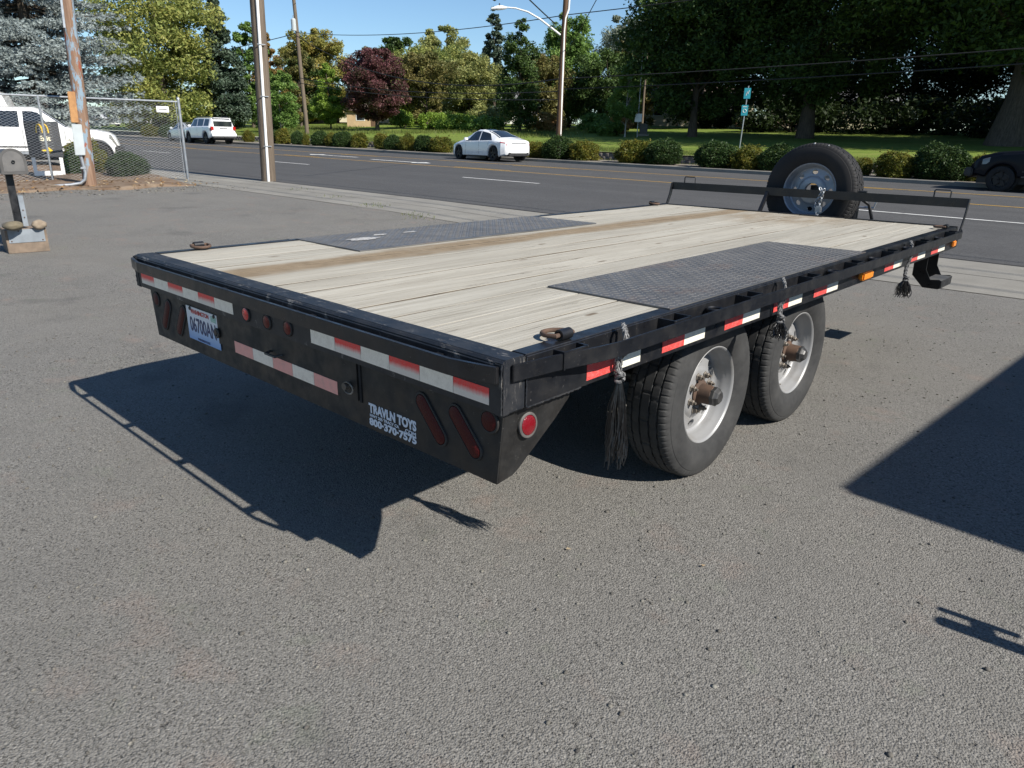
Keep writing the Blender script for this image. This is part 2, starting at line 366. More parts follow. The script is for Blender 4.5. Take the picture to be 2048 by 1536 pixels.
def painted_pole():
    m, nt, b = newmat('pole_with_old_paint', .85, 0, .25); v = opos(nt); n = noise(nt, scaled(nt, v, (14, 14, .7)), 1.5, 6, .7)
    c = ramp(nt, n, [(.3, (.13, .075, .05)), (.7, (.27, .18, .125))])
    pb = ramp(nt, noise(nt, scaled(nt, v, (3, 3, 1.0)), 1.2, 5, .7), [(.51, 0), (.55, 1)])
    z = nd(nt, 'ShaderNodeSeparateXYZ', {'Vector': v}).outputs[2]
    zz = ramp(nt, mth(nt, 'DIVIDE', z, 10), [(.03, 0), (.05, 1), (.5, 1), (.52, .7)])
    c = mixc(nt, mth(nt, 'MULTIPLY', pb, zz), c, (.20, .27, .33))
    pr = ramp(nt, noise(nt, scaled(nt, v, (4, 4, 1.3)), 2.2, 4, .6), [(.60, 0), (.64, .9)])
    c = mixc(nt, mth(nt, 'MULTIPLY', pr, zz), c, (.25, .07, .04)); link(nt, c, b, 'Base Color')
    bump(nt, b, n, .7, .02); return m
MT['pole_paint'] = painted_pole()
def foliage(name, cols, nscale=.35, trans=.35, rough=.55, gain=1.0):
    cols = [tuple(q*gain for q in c) for c in cols]
    m = bpy.data.materials.new(name); m.use_nodes = True; nt = m.node_tree; nt.nodes.clear()
    out = nd(nt, 'ShaderNodeOutputMaterial'); geo = nd(nt, 'ShaderNodeNewGeometry')
    r = geo.outputs['Random Per Island']; n = noise(nt, geo.outputs['Position'], nscale, 4, .6)
    t = mth(nt, 'ADD', mth(nt, 'MULTIPLY', n, 1.25), mth(nt, 'MULTIPLY', mth(nt, 'SUBTRACT', r, .5), .5))
    k = len(cols); c = ramp(nt, t, [(.25+.7*i/max(1, k-1), q) for i, q in enumerate(cols)])
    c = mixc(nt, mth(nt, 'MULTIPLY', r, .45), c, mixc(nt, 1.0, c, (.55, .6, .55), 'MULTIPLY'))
    pb = nd(nt, 'ShaderNodeBsdfPrincipled', {'Base Color': c, 'Roughness': rough, 'Specular IOR Level': .25})
    tr = nd(nt, 'ShaderNodeBsdfTranslucent', {'Color': c}); mx = nd(nt, 'ShaderNodeMixShader', {0: trans, 1: pb.outputs[0], 2: tr.outputs[0]})
    nt.links.new(mx.outputs[0], out.inputs[0]); return m
def carpaint(name, c, rough=.28, dirt=.15, coat=.8):
    m, nt, b = newmat(name, rough, 0, .5 if coat > .5 else .15, c); b.inputs['Coat Weight'].default_value = coat; b.inputs['Coat Roughness'].default_value = .04
    z = nd(nt, 'ShaderNodeSeparateXYZ', {'Vector': opos(nt)}).outputs[2]
    dm = mth(nt, 'MULTIPLY', ramp(nt, z, [(.25, 1), (.65, .15)]), ramp(nt, noise(nt, opos(nt), 8, 5), [(.3, dirt*.5), (.7, dirt*2)]))
    link(nt, mixc(nt, dm, c, (.3, .27, .23)), b, 'Base Color'); return m
MT['car_white'] = carpaint('white_car_paint', (.76, .77, .78)); MT['car_white_dirty'] = carpaint('dusty_white_car_paint', (.74, .74, .73), .35, .4)
MT['car_dark'] = carpaint('dark_navy_car_paint', (.003, .004, .008), .5, .0, .12); MT['car_silver'] = carpaint('silver_car_paint', (.42, .45, .48))
MT['glass'] = newmat('tinted_glass', .05, 0, .8, (.012, .016, .02))[0]
MT['trim'] = simple('black_trim', (.015, .015, .016), (.03, .03, .03), 10, .5)
MT['alloy'] = simple('alloy_rim', (.25, .25, .26), (.12, .12, .12), 12, .35, .7)
MT['dark_alloy'] = simple('dark_rim', (.03, .03, .033), (.015, .015, .015), 12, .4, .6)
MT['lamp_red'] = newmat('tail_lamp', .2, 0, .5, (.35, .01, .01))[0]; MT['lamp_clear'] = newmat('head_lamp', .12, .2, .6, (.22, .22, .20))[0]
MT['white_plain'] = simple('white_enamel', (.75, .75, .73), (.68, .68, .66), 4, .5)
MT['dark_sign'] = simple('dark_sign_panel', (.045, .047, .05), (.06, .06, .062), 6, .5)
MT['sign_yellow'] = newmat('sign_yellow', .5, 0, .4, (.78, .5, .03))[0]; MT['sign_cream'] = newmat('sign_cream', .5, 0, .4, (.75, .70, .5))[0]
MT['teal'] = simple('teal_sign', (.03, .33, .42), (.05, .38, .46), 6, .4)
MT['wire'] = newmat('black_cable', .6, 0, .3, (.02, .02, .02))[0]

# ------------------------------------------------------------------ terrain
FK, NK, SW = 27.3, 9.26, 7.15
def sst(a, b, x):
    t = max(0, min(1, (x-a)/(b-a))); return t*t*(3-2*t)
def tt(x, y): return .99942*y-.03399*x
def yt(x, t): return (t+.03399*x)/.99942
def plane(x, y):
    w = max(sst(1.5, 9, -x), sst(4.8, 10, y)); xx = max(-170, min(60, x))
    return w*(.0536-.0136*xx+.0024*min(y, 28))
def terrain(x, y):
    t = tt(x, y); z = plane(x, y)
    if t > FK: z += .13
    if t > FK+3.2: z += .36+.045*min(t-FK-3.2, 42)
    return z
def strip(name, ts, x0, x1, step, dz, mat, fine=None, zf=plane, **k):
    xs = [x0]
    while xs[-1] < x1-1e-6: xs.append(min(x1, xs[-1]+(fine[2] if fine and fine[0] < xs[-1] < fine[1] else step)))
    P = [[(x, yt(x, t), zf(x, yt(x, t))+dz) for t in ts] for x in xs]
    o = MB().grid(P).obj(name, mat, smooth=True, angle=180, **k); return o
def fr(a, b, n): return [a+(b-a)*i/n for i in range(n+1)]
add('ground', MB().grid([[(-1500, -1500, -1.6), (-1500, 1500, -1.6)], [(1500, -1500, -1.6), (1500, 1500, -1.6)]]).mesh('ground', MT['earth'], fixn=False), kind='structure')
strip('parking_lot', [-150, -60, -20, -8]+fr(-5, SW, 40), -15.2, 60, 1.5, 0, MT['lot'], (-14, 6, .3), kind='structure')
strip('sidewalk', fr(SW, NK-.02, 4), -170, 60, 1.5, .006, MT['concrete'], kind='structure')
strip('road', fr(NK-.06, FK, 10), -170, 60, 2, 0, MT['road'], kind='structure')
strip('planting_strip', fr(FK+.14, FK+3.3, 4), -170, 60, 2, .13, MT['gravel'], kind='structure')
# far kerb: a real step
MB().grid([[(x, yt(x, FK-.01), plane(x, yt(x, FK))-.05), (x, yt(x, FK), plane(x, yt(x, FK))+.12), (x, yt(x, FK+.02), plane(x, yt(x, FK))+.14), (x, yt(x, FK+.16), plane(x, yt(x, FK))+.14)] for x in range(-170, 61, 2)]).obj('kerb', MT['concrete'], kind='structure')
strip('lawn', fr(FK+3.28, FK+45.2, 12)+[120, 300, 900], -420, 300, 6, 0, MT['lawn'], zf=terrain, kind='structure')
# ground left of the lot: soil and gravel by the fence, with an uneven edge towards the asphalt
def verge_z(x, y):
    return plane(x, y)+.03+.05*math.sin(x*1.7+y)*math.sin(y*2.1)+.05*sst(-15.2, -16.5, x)
P = []
for i in range(50):
    s = i/49; row = []
    for t in fr(-40, -3, 6)+fr(-2, SW-.05, 46):
        e = -14.6+.35*math.sin(t*1.3)+.2*math.sin(t*3.7+1)-.16*max(0, t-2.5) - .05*max(0, t-5)*2
        x = e-(45*s**2.2); y = yt(x, t); z = plane(x, y)-.02 if i == 0 else verge_z(x, y)+.012
        if i == 1: z = plane(x, y)+.015
        row.append((x, y, z))
    P.append(row)
MB().grid(P).obj('soil_verge', MT['soil'], smooth=True, angle=180, kind='structure')
# markings
def line_strip(name, t, w, x0, x1, mat, dz=.005):
    n = max(1, int((x1-x0)/2)); P = [[(x, yt(x, t-w/2), plane(x, yt(x, t))+dz), (x, yt(x, t+w/2), plane(x, yt(x, t))+dz)] for x in fr(x0, x1, n)]
    return MB().grid(P).obj(name, mat, kind='structure')
for t in (19.3, 23.35): 
    line_strip('yellow_line', t, .12, -170, 60, MT['yellow_line'])
for t in (19.62, 23.03):
    x = -166
    while x < 58: line_strip('yellow_dash', t, .11, x, x+3, MT['yellow_line']); x += 12.2
for x0, x1 in ((-14.6, -11.5), (-25.6, -22.9), (-37.5, -34.5), (-49.5, -46.5), (-61.5, -58.5)): line_strip('white_dash', 15.2, .12, x0, x1, MT['white_line'])
line_strip('white_line', 15.2, .13, -3.2, 60, MT['white_line'])
def arrow(name, xc, t, flip):
    m = MB(); s = -1 if flip else 1
    pts = [(-2.0, -.10), (1.0, -.10), (1.35, -.55), (2.0, .05), (1.2, .5), (1.05, .12), (-2.0, .12)]
    m.v = [(xc+s*a, yt(xc+s*a, t+s*b), plane(xc+s*a, yt(xc+s*a, t))+.006) for a, b in pts]; m.f = [tuple(range(len(pts)))]
    return m.obj(name, MT['white_line'], kind='structure')
arrow('turn_arrow', -30.2, 21.4, True); arrow('turn_arrow', -24.1, 20.6, False)
# near edge of the road: a thin dark seam between asphalt and concrete
line_strip('road_seam', NK+.03, .05, -60, 60, MT['rubber_dark'], .007)
line_strip('sidewalk_joint', SW+1.05, .012, -60, 60, MT['rubber_dark'], .0085)

# ------------------------------------------------------------------ text
def text_mesh(name, body, size, mat, bold=.0, xs=1.0, align='CENTER', extrude=.0004):
    cu = bpy.data.curves.new(name, 'FONT'); cu.body = body; cu.size = size; cu.align_x = align; cu.align_y = 'CENTER'
    cu.offset = bold; cu.extrude = extrude; cu.resolution_u = 3
    o = bpy.data.objects.new(name, cu); me = bpy.data.meshes.new_from_object(o)
    bpy.data.objects.remove(o); bpy.data.curves.remove(cu)
    if xs < 0:
        wv = [v.co.x for v in me.vertices]; xs = -xs/(max(wv)-min(wv))
    if xs != 1: me.transform(Matrix.Diagonal((xs, 1, 1, 1)))
    me.materials.clear(); me.materials.append(mat); me.name = name; return me
def facing_rear(x, y, z): # text lying in the xz plane, read from -y
    return Matrix.Translation((x, y, z)) @ Matrix.Rotation(math.pi/2, 4, 'X')

# ------------------------------------------------------------------ trailer wheel meshes (axis along x, outer face +x)
def tyre_mesh():
    half = [(.088, .214), (.097, .226), (.108, .246), (.1165, .275), (.1185, .300), (.1155, .325), (.109, .345), (.1065, .3475), (.1055, .352), (.101, .364), (.096, .371)]
    tread = [(.092, .3745), (.084, .3785), (.070, .3805), (.0665, .3806), (.0655, .3725), (.0585, .3725), (.0575, .3815), (.040, .3822), (.027, .3825), (.026, .3735), (.019, .3735), (.018, .3828), (.006, .3828)]
    prof = half+tread; n0 = len(prof); prof = prof+[(-a, r) for a, r in prof[::-1]]
    seg = 400; N = len(prof); V = np.zeros((seg, N, 3))
    for k in range(seg):
        for j, (a, r) in enumerate(prof):
            jj = j if j < n0 else 2*n0-1-j; rr = r; aa = a; ph = k % 5
            if jj in (15, 16, 20, 21): aa += .0028*(1 if (k//5) % 2 else -1)
            if jj in (9, 10, 11, 12) and ph == 0: rr -= .0045
            if jj in (13, 14) and (k % 10) == 0: rr -= .0045
            if jj in (17, 18, 19) and (k % 10) in (4, 5) and jj != 18: rr -= .0035
            if jj in (22, 23, 24) and (k % 20) in (10, 11): rr -= .0035
            th = 2*math.pi*(k + (.5 if jj in (9, 10) and ph == 1 else 0))/seg
            V[k, j] = (aa, rr*math.cos(th), rr*math.sin(th))
    F = []
    for k in range(seg):
        k2 = (k+1) % seg
        for j in range(N-1): F.append((k*N+j, k*N+j+1, k2*N+j+1, k2*N+j))
    me = fastmesh('tyre', V.reshape(-1, 3), F, MT['rubber'], True); me.set_sharp_from_angle(angle=R(24)); return me
def rim_mesh(name, mat):
    m = MB()
    m.lathe([(-.09, .216), (-.094, .222), (-.088, .226), (-.078, .212), (-.060, .205), (-.02, .199), (.012, .1945)], 64)
    m.lathe([(.086, .2215), (.0925, .2235), (.0955, .219), (.092, .2125), (.084, .2085), (.064, .205), (.056, .199), (.040, .197), (.026, .194), (.017, .188), (.014, .180)], 64)
    nh = 8; rc, dr, drh = .150, .030, .017
    for q in range(nh):
        pc = 2*math.pi*q/nh; i0 = len(m.v)
        for s in range(24):
            t = 2*math.pi*s/24; c, sn = math.cos(t), math.sin(t); L = max(abs(c), abs(sn))
            for (a, bb) in ((c/L, sn/L), (c*.42, sn*.62)):
                ph = pc+a*math.pi/nh; r = rc+bb*dr; x = .014+.014*(1-(r-.12)/.06)
                m.v.append((x, r*math.cos(ph), r*math.sin(ph)))
            ph = pc+c*.40*math.pi/nh; r = rc+sn*.59*dr; m.v.append((.004, r*math.cos(ph), r*math.sin(ph)))
        for s in range(24):
            s2 = (s+1) % 24
            m.f.append((i0+3*s, i0+3*s2, i0+3*s2+1, i0+3*s+1)); m.f.append((i0+3*s+1, i0+3*s2+1, i0+3*s2+2, i0+3*s+2))
    m.lathe([(.028, .120), (.033, .114), (.038, .106), (.040, .098), (.040, .062), (.037, .060), (.0, .060)], 64)
    return m.mesh(name, mat, True, 0, 40)
TYRE = tyre_mesh(); RIM = rim_mesh('rim', MT['silver'])
def hub_meshes():
    hub = MB().lathe([(.02, .0595), (.046, .0595), (.052, .045), (.110, .0425), (.114, .039), (.114, 0)], 32).mesh('hub', MT['rust'], True)
    cap = MB().lathe([(.108, .042), (.111, .044), (.126, .044), (.130, .037), (.140, .030), (.145, .025), (.145, 0)], 8).mesh('hub_cap', MT['cap'], False)
    n = MB()
    for q in range(1):
        M_ = Matrix.Identity(4); n.lathe([(.039, .018), (.044, .018), (.045, .0125), (.060, .0125), (.062, .010), (.062, .006), (.072, .006), (.072, 0)], 6, m=M_)
    return hub, cap, n.mesh('lug_nut', MT['rusty_gray'], False)
HUB, CAP, NUTS = hub_meshes()
DRUM = MB().lathe([(-.12, .176), (-.115, .182), (-.012, .182), (-.008, .177), (-.007, .06)], 40).mesh('brake_drum', MT['cap'], True)  # drum filled out and coloured black so the rim holes read as shaded
STEM = MB().tube([(.028, 0, .1965), (.045, 0, .188), (.058, 0, .178)], [.006, .005, .004], 8).mesh('valve_stem', MT['rusty_gray'], True)
def wheel(parent, x, y, z, side, rot):
    m = Matrix.Translation((x, y, z)) @ (Matrix.Identity(4) if side > 0 else Matrix.Rotation(math.pi, 4, 'Z')) @ Matrix.Rotation(rot, 4, 'X')
    w = add('wheel', RIM, parent, False, m)
    for nm, me in (('tyre', TYRE), ('hub', HUB), ('hub_cap', CAP), ('brake_drum', DRUM), ('valve_stem', STEM)): add(nm, me, w, True)
    for q in range(8): add('lug_nut', NUTS, w, True, Matrix.Translation((0, .0825*math.cos(math.pi*(q+.5)/4), .0825*math.sin(math.pi*(q+.5)/4))))
    return w

# ------------------------------------------------------------------ flatbed trailer
H = .8895; L = 4.73; HW = 1.219; CH = .1527; YP = .04
tr = empty('flatbed_trailer', (0, 2.0, 0), 0, 'black steel flatbed deckover trailer with weathered plank deck and two axles', 'trailer')
B, BP = MT['black'], MT['panel_black']
# side channels, header, rear channel (closed boxes with a slot look on the outside)
for s in (-1, 1):
    poly = [(s*HW, H-.006), (s*(HW-.055), H), (s*(HW-.055), H-CH), (s*HW, H-CH+.003)]
    m = MB().prism([(s*(HW-.058), H-CH), (s*HW, H-CH), (s*HW, H-.004), (s*(HW-.004), H), (s*(HW-.058), H)], .0935, L-.052, axis=1)
    m.obj('side_rail', B, tr, bevel=.003)
MB().prism([(-.0, H-CH), (-.0, H-.012), (.012, H), (.092, H), (.092, H-CH)], -HW, HW, axis=0).obj('rear_channel', MT['scuffed'], tr, bevel=.004)
MB().box(-HW, HW, L-.05, L, H-CH, H+.002).obj('header_channel', B, tr, bevel=.003)
MB().box(HW-.03, HW+.0025, -.0025, .03, H-CH-.002, H-.006).obj('corner_weld', MT['scuffed'], tr, bevel=.004)
MB().box(-HW-.0025, -HW+.03, -.0025, .03, H-CH-.002, H-.006).obj('corner_weld', MT['scuffed'], tr, bevel=.004)
# main beams, cross members, axles
for s in (-1, 1):
    MB().box(s*.52-.05, s*.52+.05, .30, L-.06, .50, H-CH).obj('main_beam', B, tr)
for y in fr(.5, L-.4, 9): MB().box(-HW+.06, HW-.06, y-.03, y+.03, H-CH+.01, H-.05).obj('cross_member', B, tr)
WX, WY = 1.0513-.0925, (1.5099, 2.4513)
for y in WY:
    MB().tube([(-WX+.02, y, .375), (WX-.02, y, .375)], .04, 12).obj('axle', B, tr, smooth=True)
    for s in (-1, 1): MB().prism([(y-.36, .46), (y, .41), (y+.36, .46), (y+.36, .475), (y, .45), (y-.36, .475)], s*.52-.035, s*.52+.035, axis=0).obj('leaf_spring', MT['rust'], tr)
for s in (-1, 1):
    MB().box(s*.52-.04, s*.52+.04, 1.93, 2.03, .44, .52).obj('spring_equaliser', MT['rust'], tr)
    MB().prism([(1.02, .50), (1.20, .50), (1.16, .41), (1.08, .41)], s*.52-.045, s*.52+.045, axis=0).obj('spring_hanger', B, tr)
for k, y in enumerate(WY):
    for s in (-1, 1): wheel(tr, s*WX, y, .3748, s, .5+1.3*k+s)
# decking: one object per plank
PLE = simple('darkened_plank_edge', (.055, .045, .034), (.11, .09, .065), 14, .9, world_=True)  # plank sides coloured dark so sunlight in the gaps does not show
NPK = 13; wx = (2*(HW-.0585))/NPK
for i in range(NPK):
    x0 = -HW+.0585+i*wx; r_ = random.Random(i)
    gap = .0014+.0014*r_.random(); dz = r_.uniform(-.0015, .001); y0, y1 = .0935, L-.0515
    segs = [(y0, y1)]
    mid = x0+wx/2
    P = []
    m = MB()
    n = 14; xa, xb = x0+gap, x0+wx-gap
    zs = [H-.004+dz+.0022*math.sin(i*1.7+k*.9)*r_.random() for k in range(n+1)]
    top = [[(xa, y0+(y1-y0)*k/n, zs[k]-.001), (xa+.003, y0+(y1-y0)*k/n, zs[k]), (xb-.003, y0+(y1-y0)*k/n, zs[k]+.0002), (xb, y0+(y1-y0)*k/n, zs[k]-.0008), (xb, y0+(y1-y0)*k/n, H-.04), (xa, y0+(y1-y0)*k/n, H-.04), (xa, y0+(y1-y0)*k/n, zs[k]-.001)] for k in range(n+1)]
    m.grid(top); i0 = 0
    m.f.append(tuple(range(6))); m.f.append(tuple(n*7+q for q in range(6)))
    pk = m.obj('plank', MT['wood'], tr); pk.data.materials.append(PLE)
    for fi in range(6*n):
        if fi % 6 in (3, 5): pk.data.polygons[fi].material_index = 1
# tread plates over the wheels with raised lugs
def lugs(x0, x1, y0, y1, z):
    V = []; F = []; sp = .0285; a = 0
    ny = int((y1-y0)/sp); nx = int((x1-x0)/sp)
    for i in range(nx):
        for j in range(ny):
            cx, cy = x0+(i+.5)*sp, y0+(j+.5)*sp; an = R(45) if (i+j) % 2 else R(-45)
            ux, uy = math.cos(an), math.sin(an); l, w, h = .0125, .0042, .0022
            k = len(V)
            for (p, q, zz) in ((-l, 0, 0), (0, -w, 0), (l, 0, 0), (0, w, 0), (-l*.55, 0, h), (l*.55, 0, h)):
                V.append((cx+ux*p-uy*q, cy+uy*p+ux*q, z+zz))
            F += [(k, k+1, k+5, k+4), (k+1, k+2, k+5, k+5), (k+2, k+3, k+4, k+5), (k+3, k, k+4, k+4)]
    T = []
    for f in F:
        q = list(dict.fromkeys(f)); T.append((q[0], q[1], q[2]))
        if len(q) == 4: T.append((q[0], q[2], q[3]))
    return V, T
SPL = simple('old_paint_splash', (.5, .49, .46), (.2, .2, .2), 60, .7, world_=True)
for s in (1, -1):
    xa, xb = (.648, 1.198) if s > 0 else (-1.198, -.592)
    ya, yb = .852, 2.835
    tp = MB().box(xa, xb, ya, yb, H-.003, H+.0035).obj('tread_plate', MT['tread'], tr)
    V, T = lugs(xa+.004, xb-.004, ya+.004, yb-.004, H+.0035)
    add('tread_lugs', fastmesh('tread_lugs', V, T, MT['lug']), tp, False, kind='stuff')
MB().grid([[(-.93+.05*math.cos(a)*f, 1.12+.10*math.sin(a)*f*(1+.25*math.sin(5*a)), H+.0064) for a in fr(0, 2*math.pi, 18)] for f in (.02, 1)]).obj('paint_splash', SPL, tr)
MB().grid([[(-1.02+.025*math.cos(a)*f, 1.30+.05*math.sin(a)*f*(1+.3*math.sin(4*a)), H+.0064) for a in fr(0, 2*math.pi, 18)] for f in (.02, 1)]).obj('paint_splash', SPL, tr)
MB().grid([[(-1.01+.02*math.cos(a)*f, 1.52+.05*math.sin(a)*f*(1+.3*math.sin(3*a)), H+.0064) for a in fr(0, 2*math.pi, 18)] for f in (.02, 1)]).obj('paint_splash', SPL, tr)
# rub rails on both sides: flat bar that bends in at the rear
for s in (-1, 1):
    xo = 1.292
    path = [(HW+.012, .03), (HW+.030, .18), (xo-.010, .34), (xo, .42), (xo, L-.20), (HW+.03, L-.02)] if s > 0 else [(HW+.012, .03), (HW+.03, .18), (xo-.010, .34), (xo, .42), (xo, L-.20), (HW+.03, L-.02)]
    z0, z1 = .829, .876; th = .009
    m = MB(); P = []
    for k, (x, y) in enumerate(path): P.append([(s*x, y, z0), (s*x, y, z1), (s*(x-th), y, z1), (s*(x-th), y, z0), (s*x, y, z0)])
    m.grid(P); m.f += [(0, 1, 2, 3), tuple(5*(len(path)-1)+q for q in (3, 2, 1, 0))]
    m.obj('rub_rail', B, tr, bevel=.0018)
    for y in (.26, .80, 1.35, 1.95, 2.515, 3.09, 3.735, 4.42):
        p = MB(); x1 = xo-th-.0015 if y > .4 else HW+.040; x0 = HW+.001; w = .055
        for (a, b_) in ((y-w, y-w+.007), (y+w-.007, y+w)): p.box(*sorted((s*x0, s*x1)), a, b_, .8285, .882)
        if y < .4: pass
        p.box(*sorted((s*(x1-.007), s*(x1-.0005))), y-w+.0075, y+w-.0075, .831, .8808)
        p.obj('stake_pocket', B, tr)
    for y in (1.07, 2.22, 2.80, 3.39, 4.08):
        MB().lathe([(.835, .030), (.868, .030), (.872, .026), (.868, .022), (.835, .022)], 16, axis=2, m=Matrix.Translation((s*(HW+.035), y, 0))).obj('pipe_spool', B, tr, smooth=True)
# rear rub rail standing off the channel on spacers
P = [[(x, y, .829), (x, y, .8755), (x, y+.015, .8755), (x, y+.015, .829), (x, y, .829)] for x, y in ((-HW+.006, -.018), (-HW+.07, -.034), (-HW+.16, -.051), (HW-.16, -.051), (HW-.075, -.034), (HW-.008, -.018))]
m = MB().grid(P); m.f += [(0, 1, 2, 3), (28, 27, 26, 25)]; m.obj('rear_rub_rail', B, tr, bevel=.0018)
for x in (-.93, -.29, .34, .98): MB().box(x-.012, x+.012, -.0365, -.0005, .832, .864).obj('rail_spacer', B, tr)
# under-run panel below the rear channel
pan = MB().prism([(-1.187, H-CH-.001), (1.187, H-CH-.001), (1.163, .503), (-1.160, .497)], YP, YP+.006, axis=1).obj('rear_panel', BP, tr)
for s in (-1, 1):
    m = MB(); i = 0
    x1, x0 = 1.187, 1.163
    def sx(z): return s*(x0+(x1-x0)*(z-.50)/(.7368-.50))
    poly = [(YP+.0065, .503), (.108, .512), (.128, .524), (.275, .645), (.33, .70), (.340, .7360), (YP+.0065, .7360)]
    for off in (0, -.006): m.v += [(sx(z)+s*off, y, z) for y, z in poly]
    n = len(poly); m.f = [tuple(range(n)), tuple(range(n, 2*n))[::-1]]+[(j, (j+1) % n, n+(j+1) % n, n+j) for j in range(n)]
    m.obj('side_gusset', BP, tr)
for s in (-1, 1):   # weld beads where gusset and channel meet, and up the rear corners
    wr_ = random.Random(5+s)
    MB().tube([(s*(1.2165+wr_.uniform(-.001, .001)), .10+.24*k/40, H-CH-.0005+wr_.uniform(-.0015, .0015)) for k in range(41)], [wr_.uniform(.0022, .0045) for k in range(41)], 6).obj('weld_bead', MT['scuffed'], tr, smooth=True)
    MB().tube([(s*(HW+.0015), .0935+wr_.uniform(-.001, .001), H-CH+.004+(CH-.012)*k/24) for k in range(25)], [wr_.uniform(.002, .004) for k in range(25)], 6).obj('weld_bead', MT['scuffed'], tr, smooth=True)
    MB().tube([(s*(HW-.001), -.002+wr_.uniform(-.001, .001), H-CH+.004+(CH-.012)*k/24) for k in range(25)], [wr_.uniform(.002, .004) for k in range(25)], 6).obj('weld_bead', MT['scuffed'], tr, smooth=True)
# hinged flap in the panel
fl = MB().box(-.487, .516, YP-.007, YP-.0005, .588, .7365).obj('ramp_flap', BP, tr, bevel=.0015)
for x in (.52,): MB().box(x, x+.012, YP-.0035, YP-.0004, .585, .7366).obj('flap_gap', MT['rubber_dark'], fl)
MB().box(-.487, .516, YP-.0105, YP-.0072, .7315, .7362).obj('flap_hinge', MT['rubber_dark'], fl)
def ring(cx, cy, cz, rx, rz, r, name, mat, par, tilt=0.0, n=20, axis='y'):
    pts = []
    for k in range(n):
        a = 2*math.pi*k/n
        if axis == 'y': pts.append((cx+rx*math.cos(a), cy-abs(math.sin(tilt))*rz*(1+math.sin(a)) if tilt else cy, cz+rz*math.sin(a)*math.cos(tilt)))
        else: pts.append((cx+rx*math.cos(a), cy+rz*math.sin(a), cz+tilt*math.cos(a)))
    return MB().tube(pts, r, 8, closed=True).obj(name, mat, par, smooth=True)
ring(-.485, YP-.014, .636, .016, .018, .005, 'flap_ring', MT['cap'], fl)
MB().lathe([(YP-.02, 0), (YP-.02, .012), (YP-.006, .012)], 12, axis=1, m=Matrix.Translation((-.485, 0, .640))).obj('flap_bolt', B, fl)
MB().tube([(-.045, YP-.008, .648), (-.04, YP-.035, .645), (.03, YP-.035, .645), (.038, YP-.008, .648)], .005, 8).obj('flap_handle', MT['cap'], fl, smooth=True)
MB().lathe([(YP-.028, 0), (YP-.028, .013), (YP-.006, .013)], 14, axis=1, m=Matrix.Translation((.466, 0, .633))).obj('latch_pin', MT['rusty_gray'], fl, smooth=True)
ring(.485, YP-.024, .632, .028, .020, .0028, 'latch_ring', MT['rusty_gray'], fl)
# reflective tape at the rear
def tape_rear(xs, kinds, z0, z1, y, par, mats):
    for (a, b_), k in zip(zip(xs[:-1], xs[1:]), kinds):
        MB().box(a+.0008, b_-.0008, y-.0012, y-.0002, z0, z1).obj('reflective_tape', mats[k], par)
RT = {'w': MT['rtape_white'], 'r': MT['rtape_red'], 'p': MT['dtape_red']}
tape_rear([-1.161, -1.014, -.861, -.71, -.56, -.412, -.255], 'rwrwrw', .7595, .8075, 0, tr, RT)
tape_rear([.304, .45, .595, .741, .885, 1.03, 1.172], 'wrwrwr', .7575, .806, 0, tr, RT)
tape_rear([-.344, -.193, -.038, .104, .25, .398], 'pwpwp', .580, .629, YP-.007, fl, RT)
# side tape, both flanks: red then white
ty = [(.365, .511, .652), (.786, .931, 1.078), (1.232, 1.383, 1.536), (1.668, 1.823, 1.97), (2.111, 2.271, 2.415), (3.142, 3.305, 3.467), (3.633, 3.792, 3.959), (4.104, 4.276, 4.444)]
for s in (-1, 1):
    for a, b_, c in ty:
        for (p, q, mt) in ((a, b_, 'tape_red'), (b_, c, 'tape_white')):
            MB().box(*sorted((s*(HW+.0003), s*(HW+.0014))), p, q, .752, .803).obj('reflective_tape', MT[mt], tr)
    MB().box(*sorted((s*(HW+.0005), s*(HW+.030))), 2.705, 2.862, .757, .800).obj('marker_lamp', MT['amber'], tr, bevel=.008)
    MB().box(*sorted((s*(HW+.0005), s*(HW+.020))), 4.60, 4.68, .757, .800).obj('marker_lamp', MT['amber'], tr, bevel=.006)
# lamps
def disc_lamp(x, y, z, r, lm, gm, name='lamp', d=.006):
    M_ = Matrix.Translation((x, y, z))
    g = MB().lathe([(-.0004, r*1.24), (-d*.6, r*1.24), (-d, r*1.16), (-d, r*1.0), (-d*.6, r*.98), (-.0003, r*.98)], 32, axis=1, m=M_).obj(name, gm, tr, smooth=True)
    MB().lathe([(-.0008, r*.97), (-d*.9, r*.95), (-d*1.35, r*.7), (-d*1.5, 0)], 32, axis=1, m=M_).obj('lens', lm, g, smooth=True)
disc_lamp(-.148, 0, .781, .0250, MT['red_reflector'], MT['gasket'], 'clearance_lamp'); disc_lamp(.010, 0, .779, .0250, MT['brown_reflector'], MT['gasket'], 'clearance_lamp'); disc_lamp(.157, 0, .782, .0250, MT['brown_reflector'], MT['gasket'], 'clearance_lamp')
disc_lamp(1.135, YP, .690, .030, MT['red_lens_dull'], MT['gasket'], 'tail_lamp'); disc_lamp(-1.120, YP, .682, .030, MT['red_lens_dull'], MT['gasket'], 'tail_lamp')
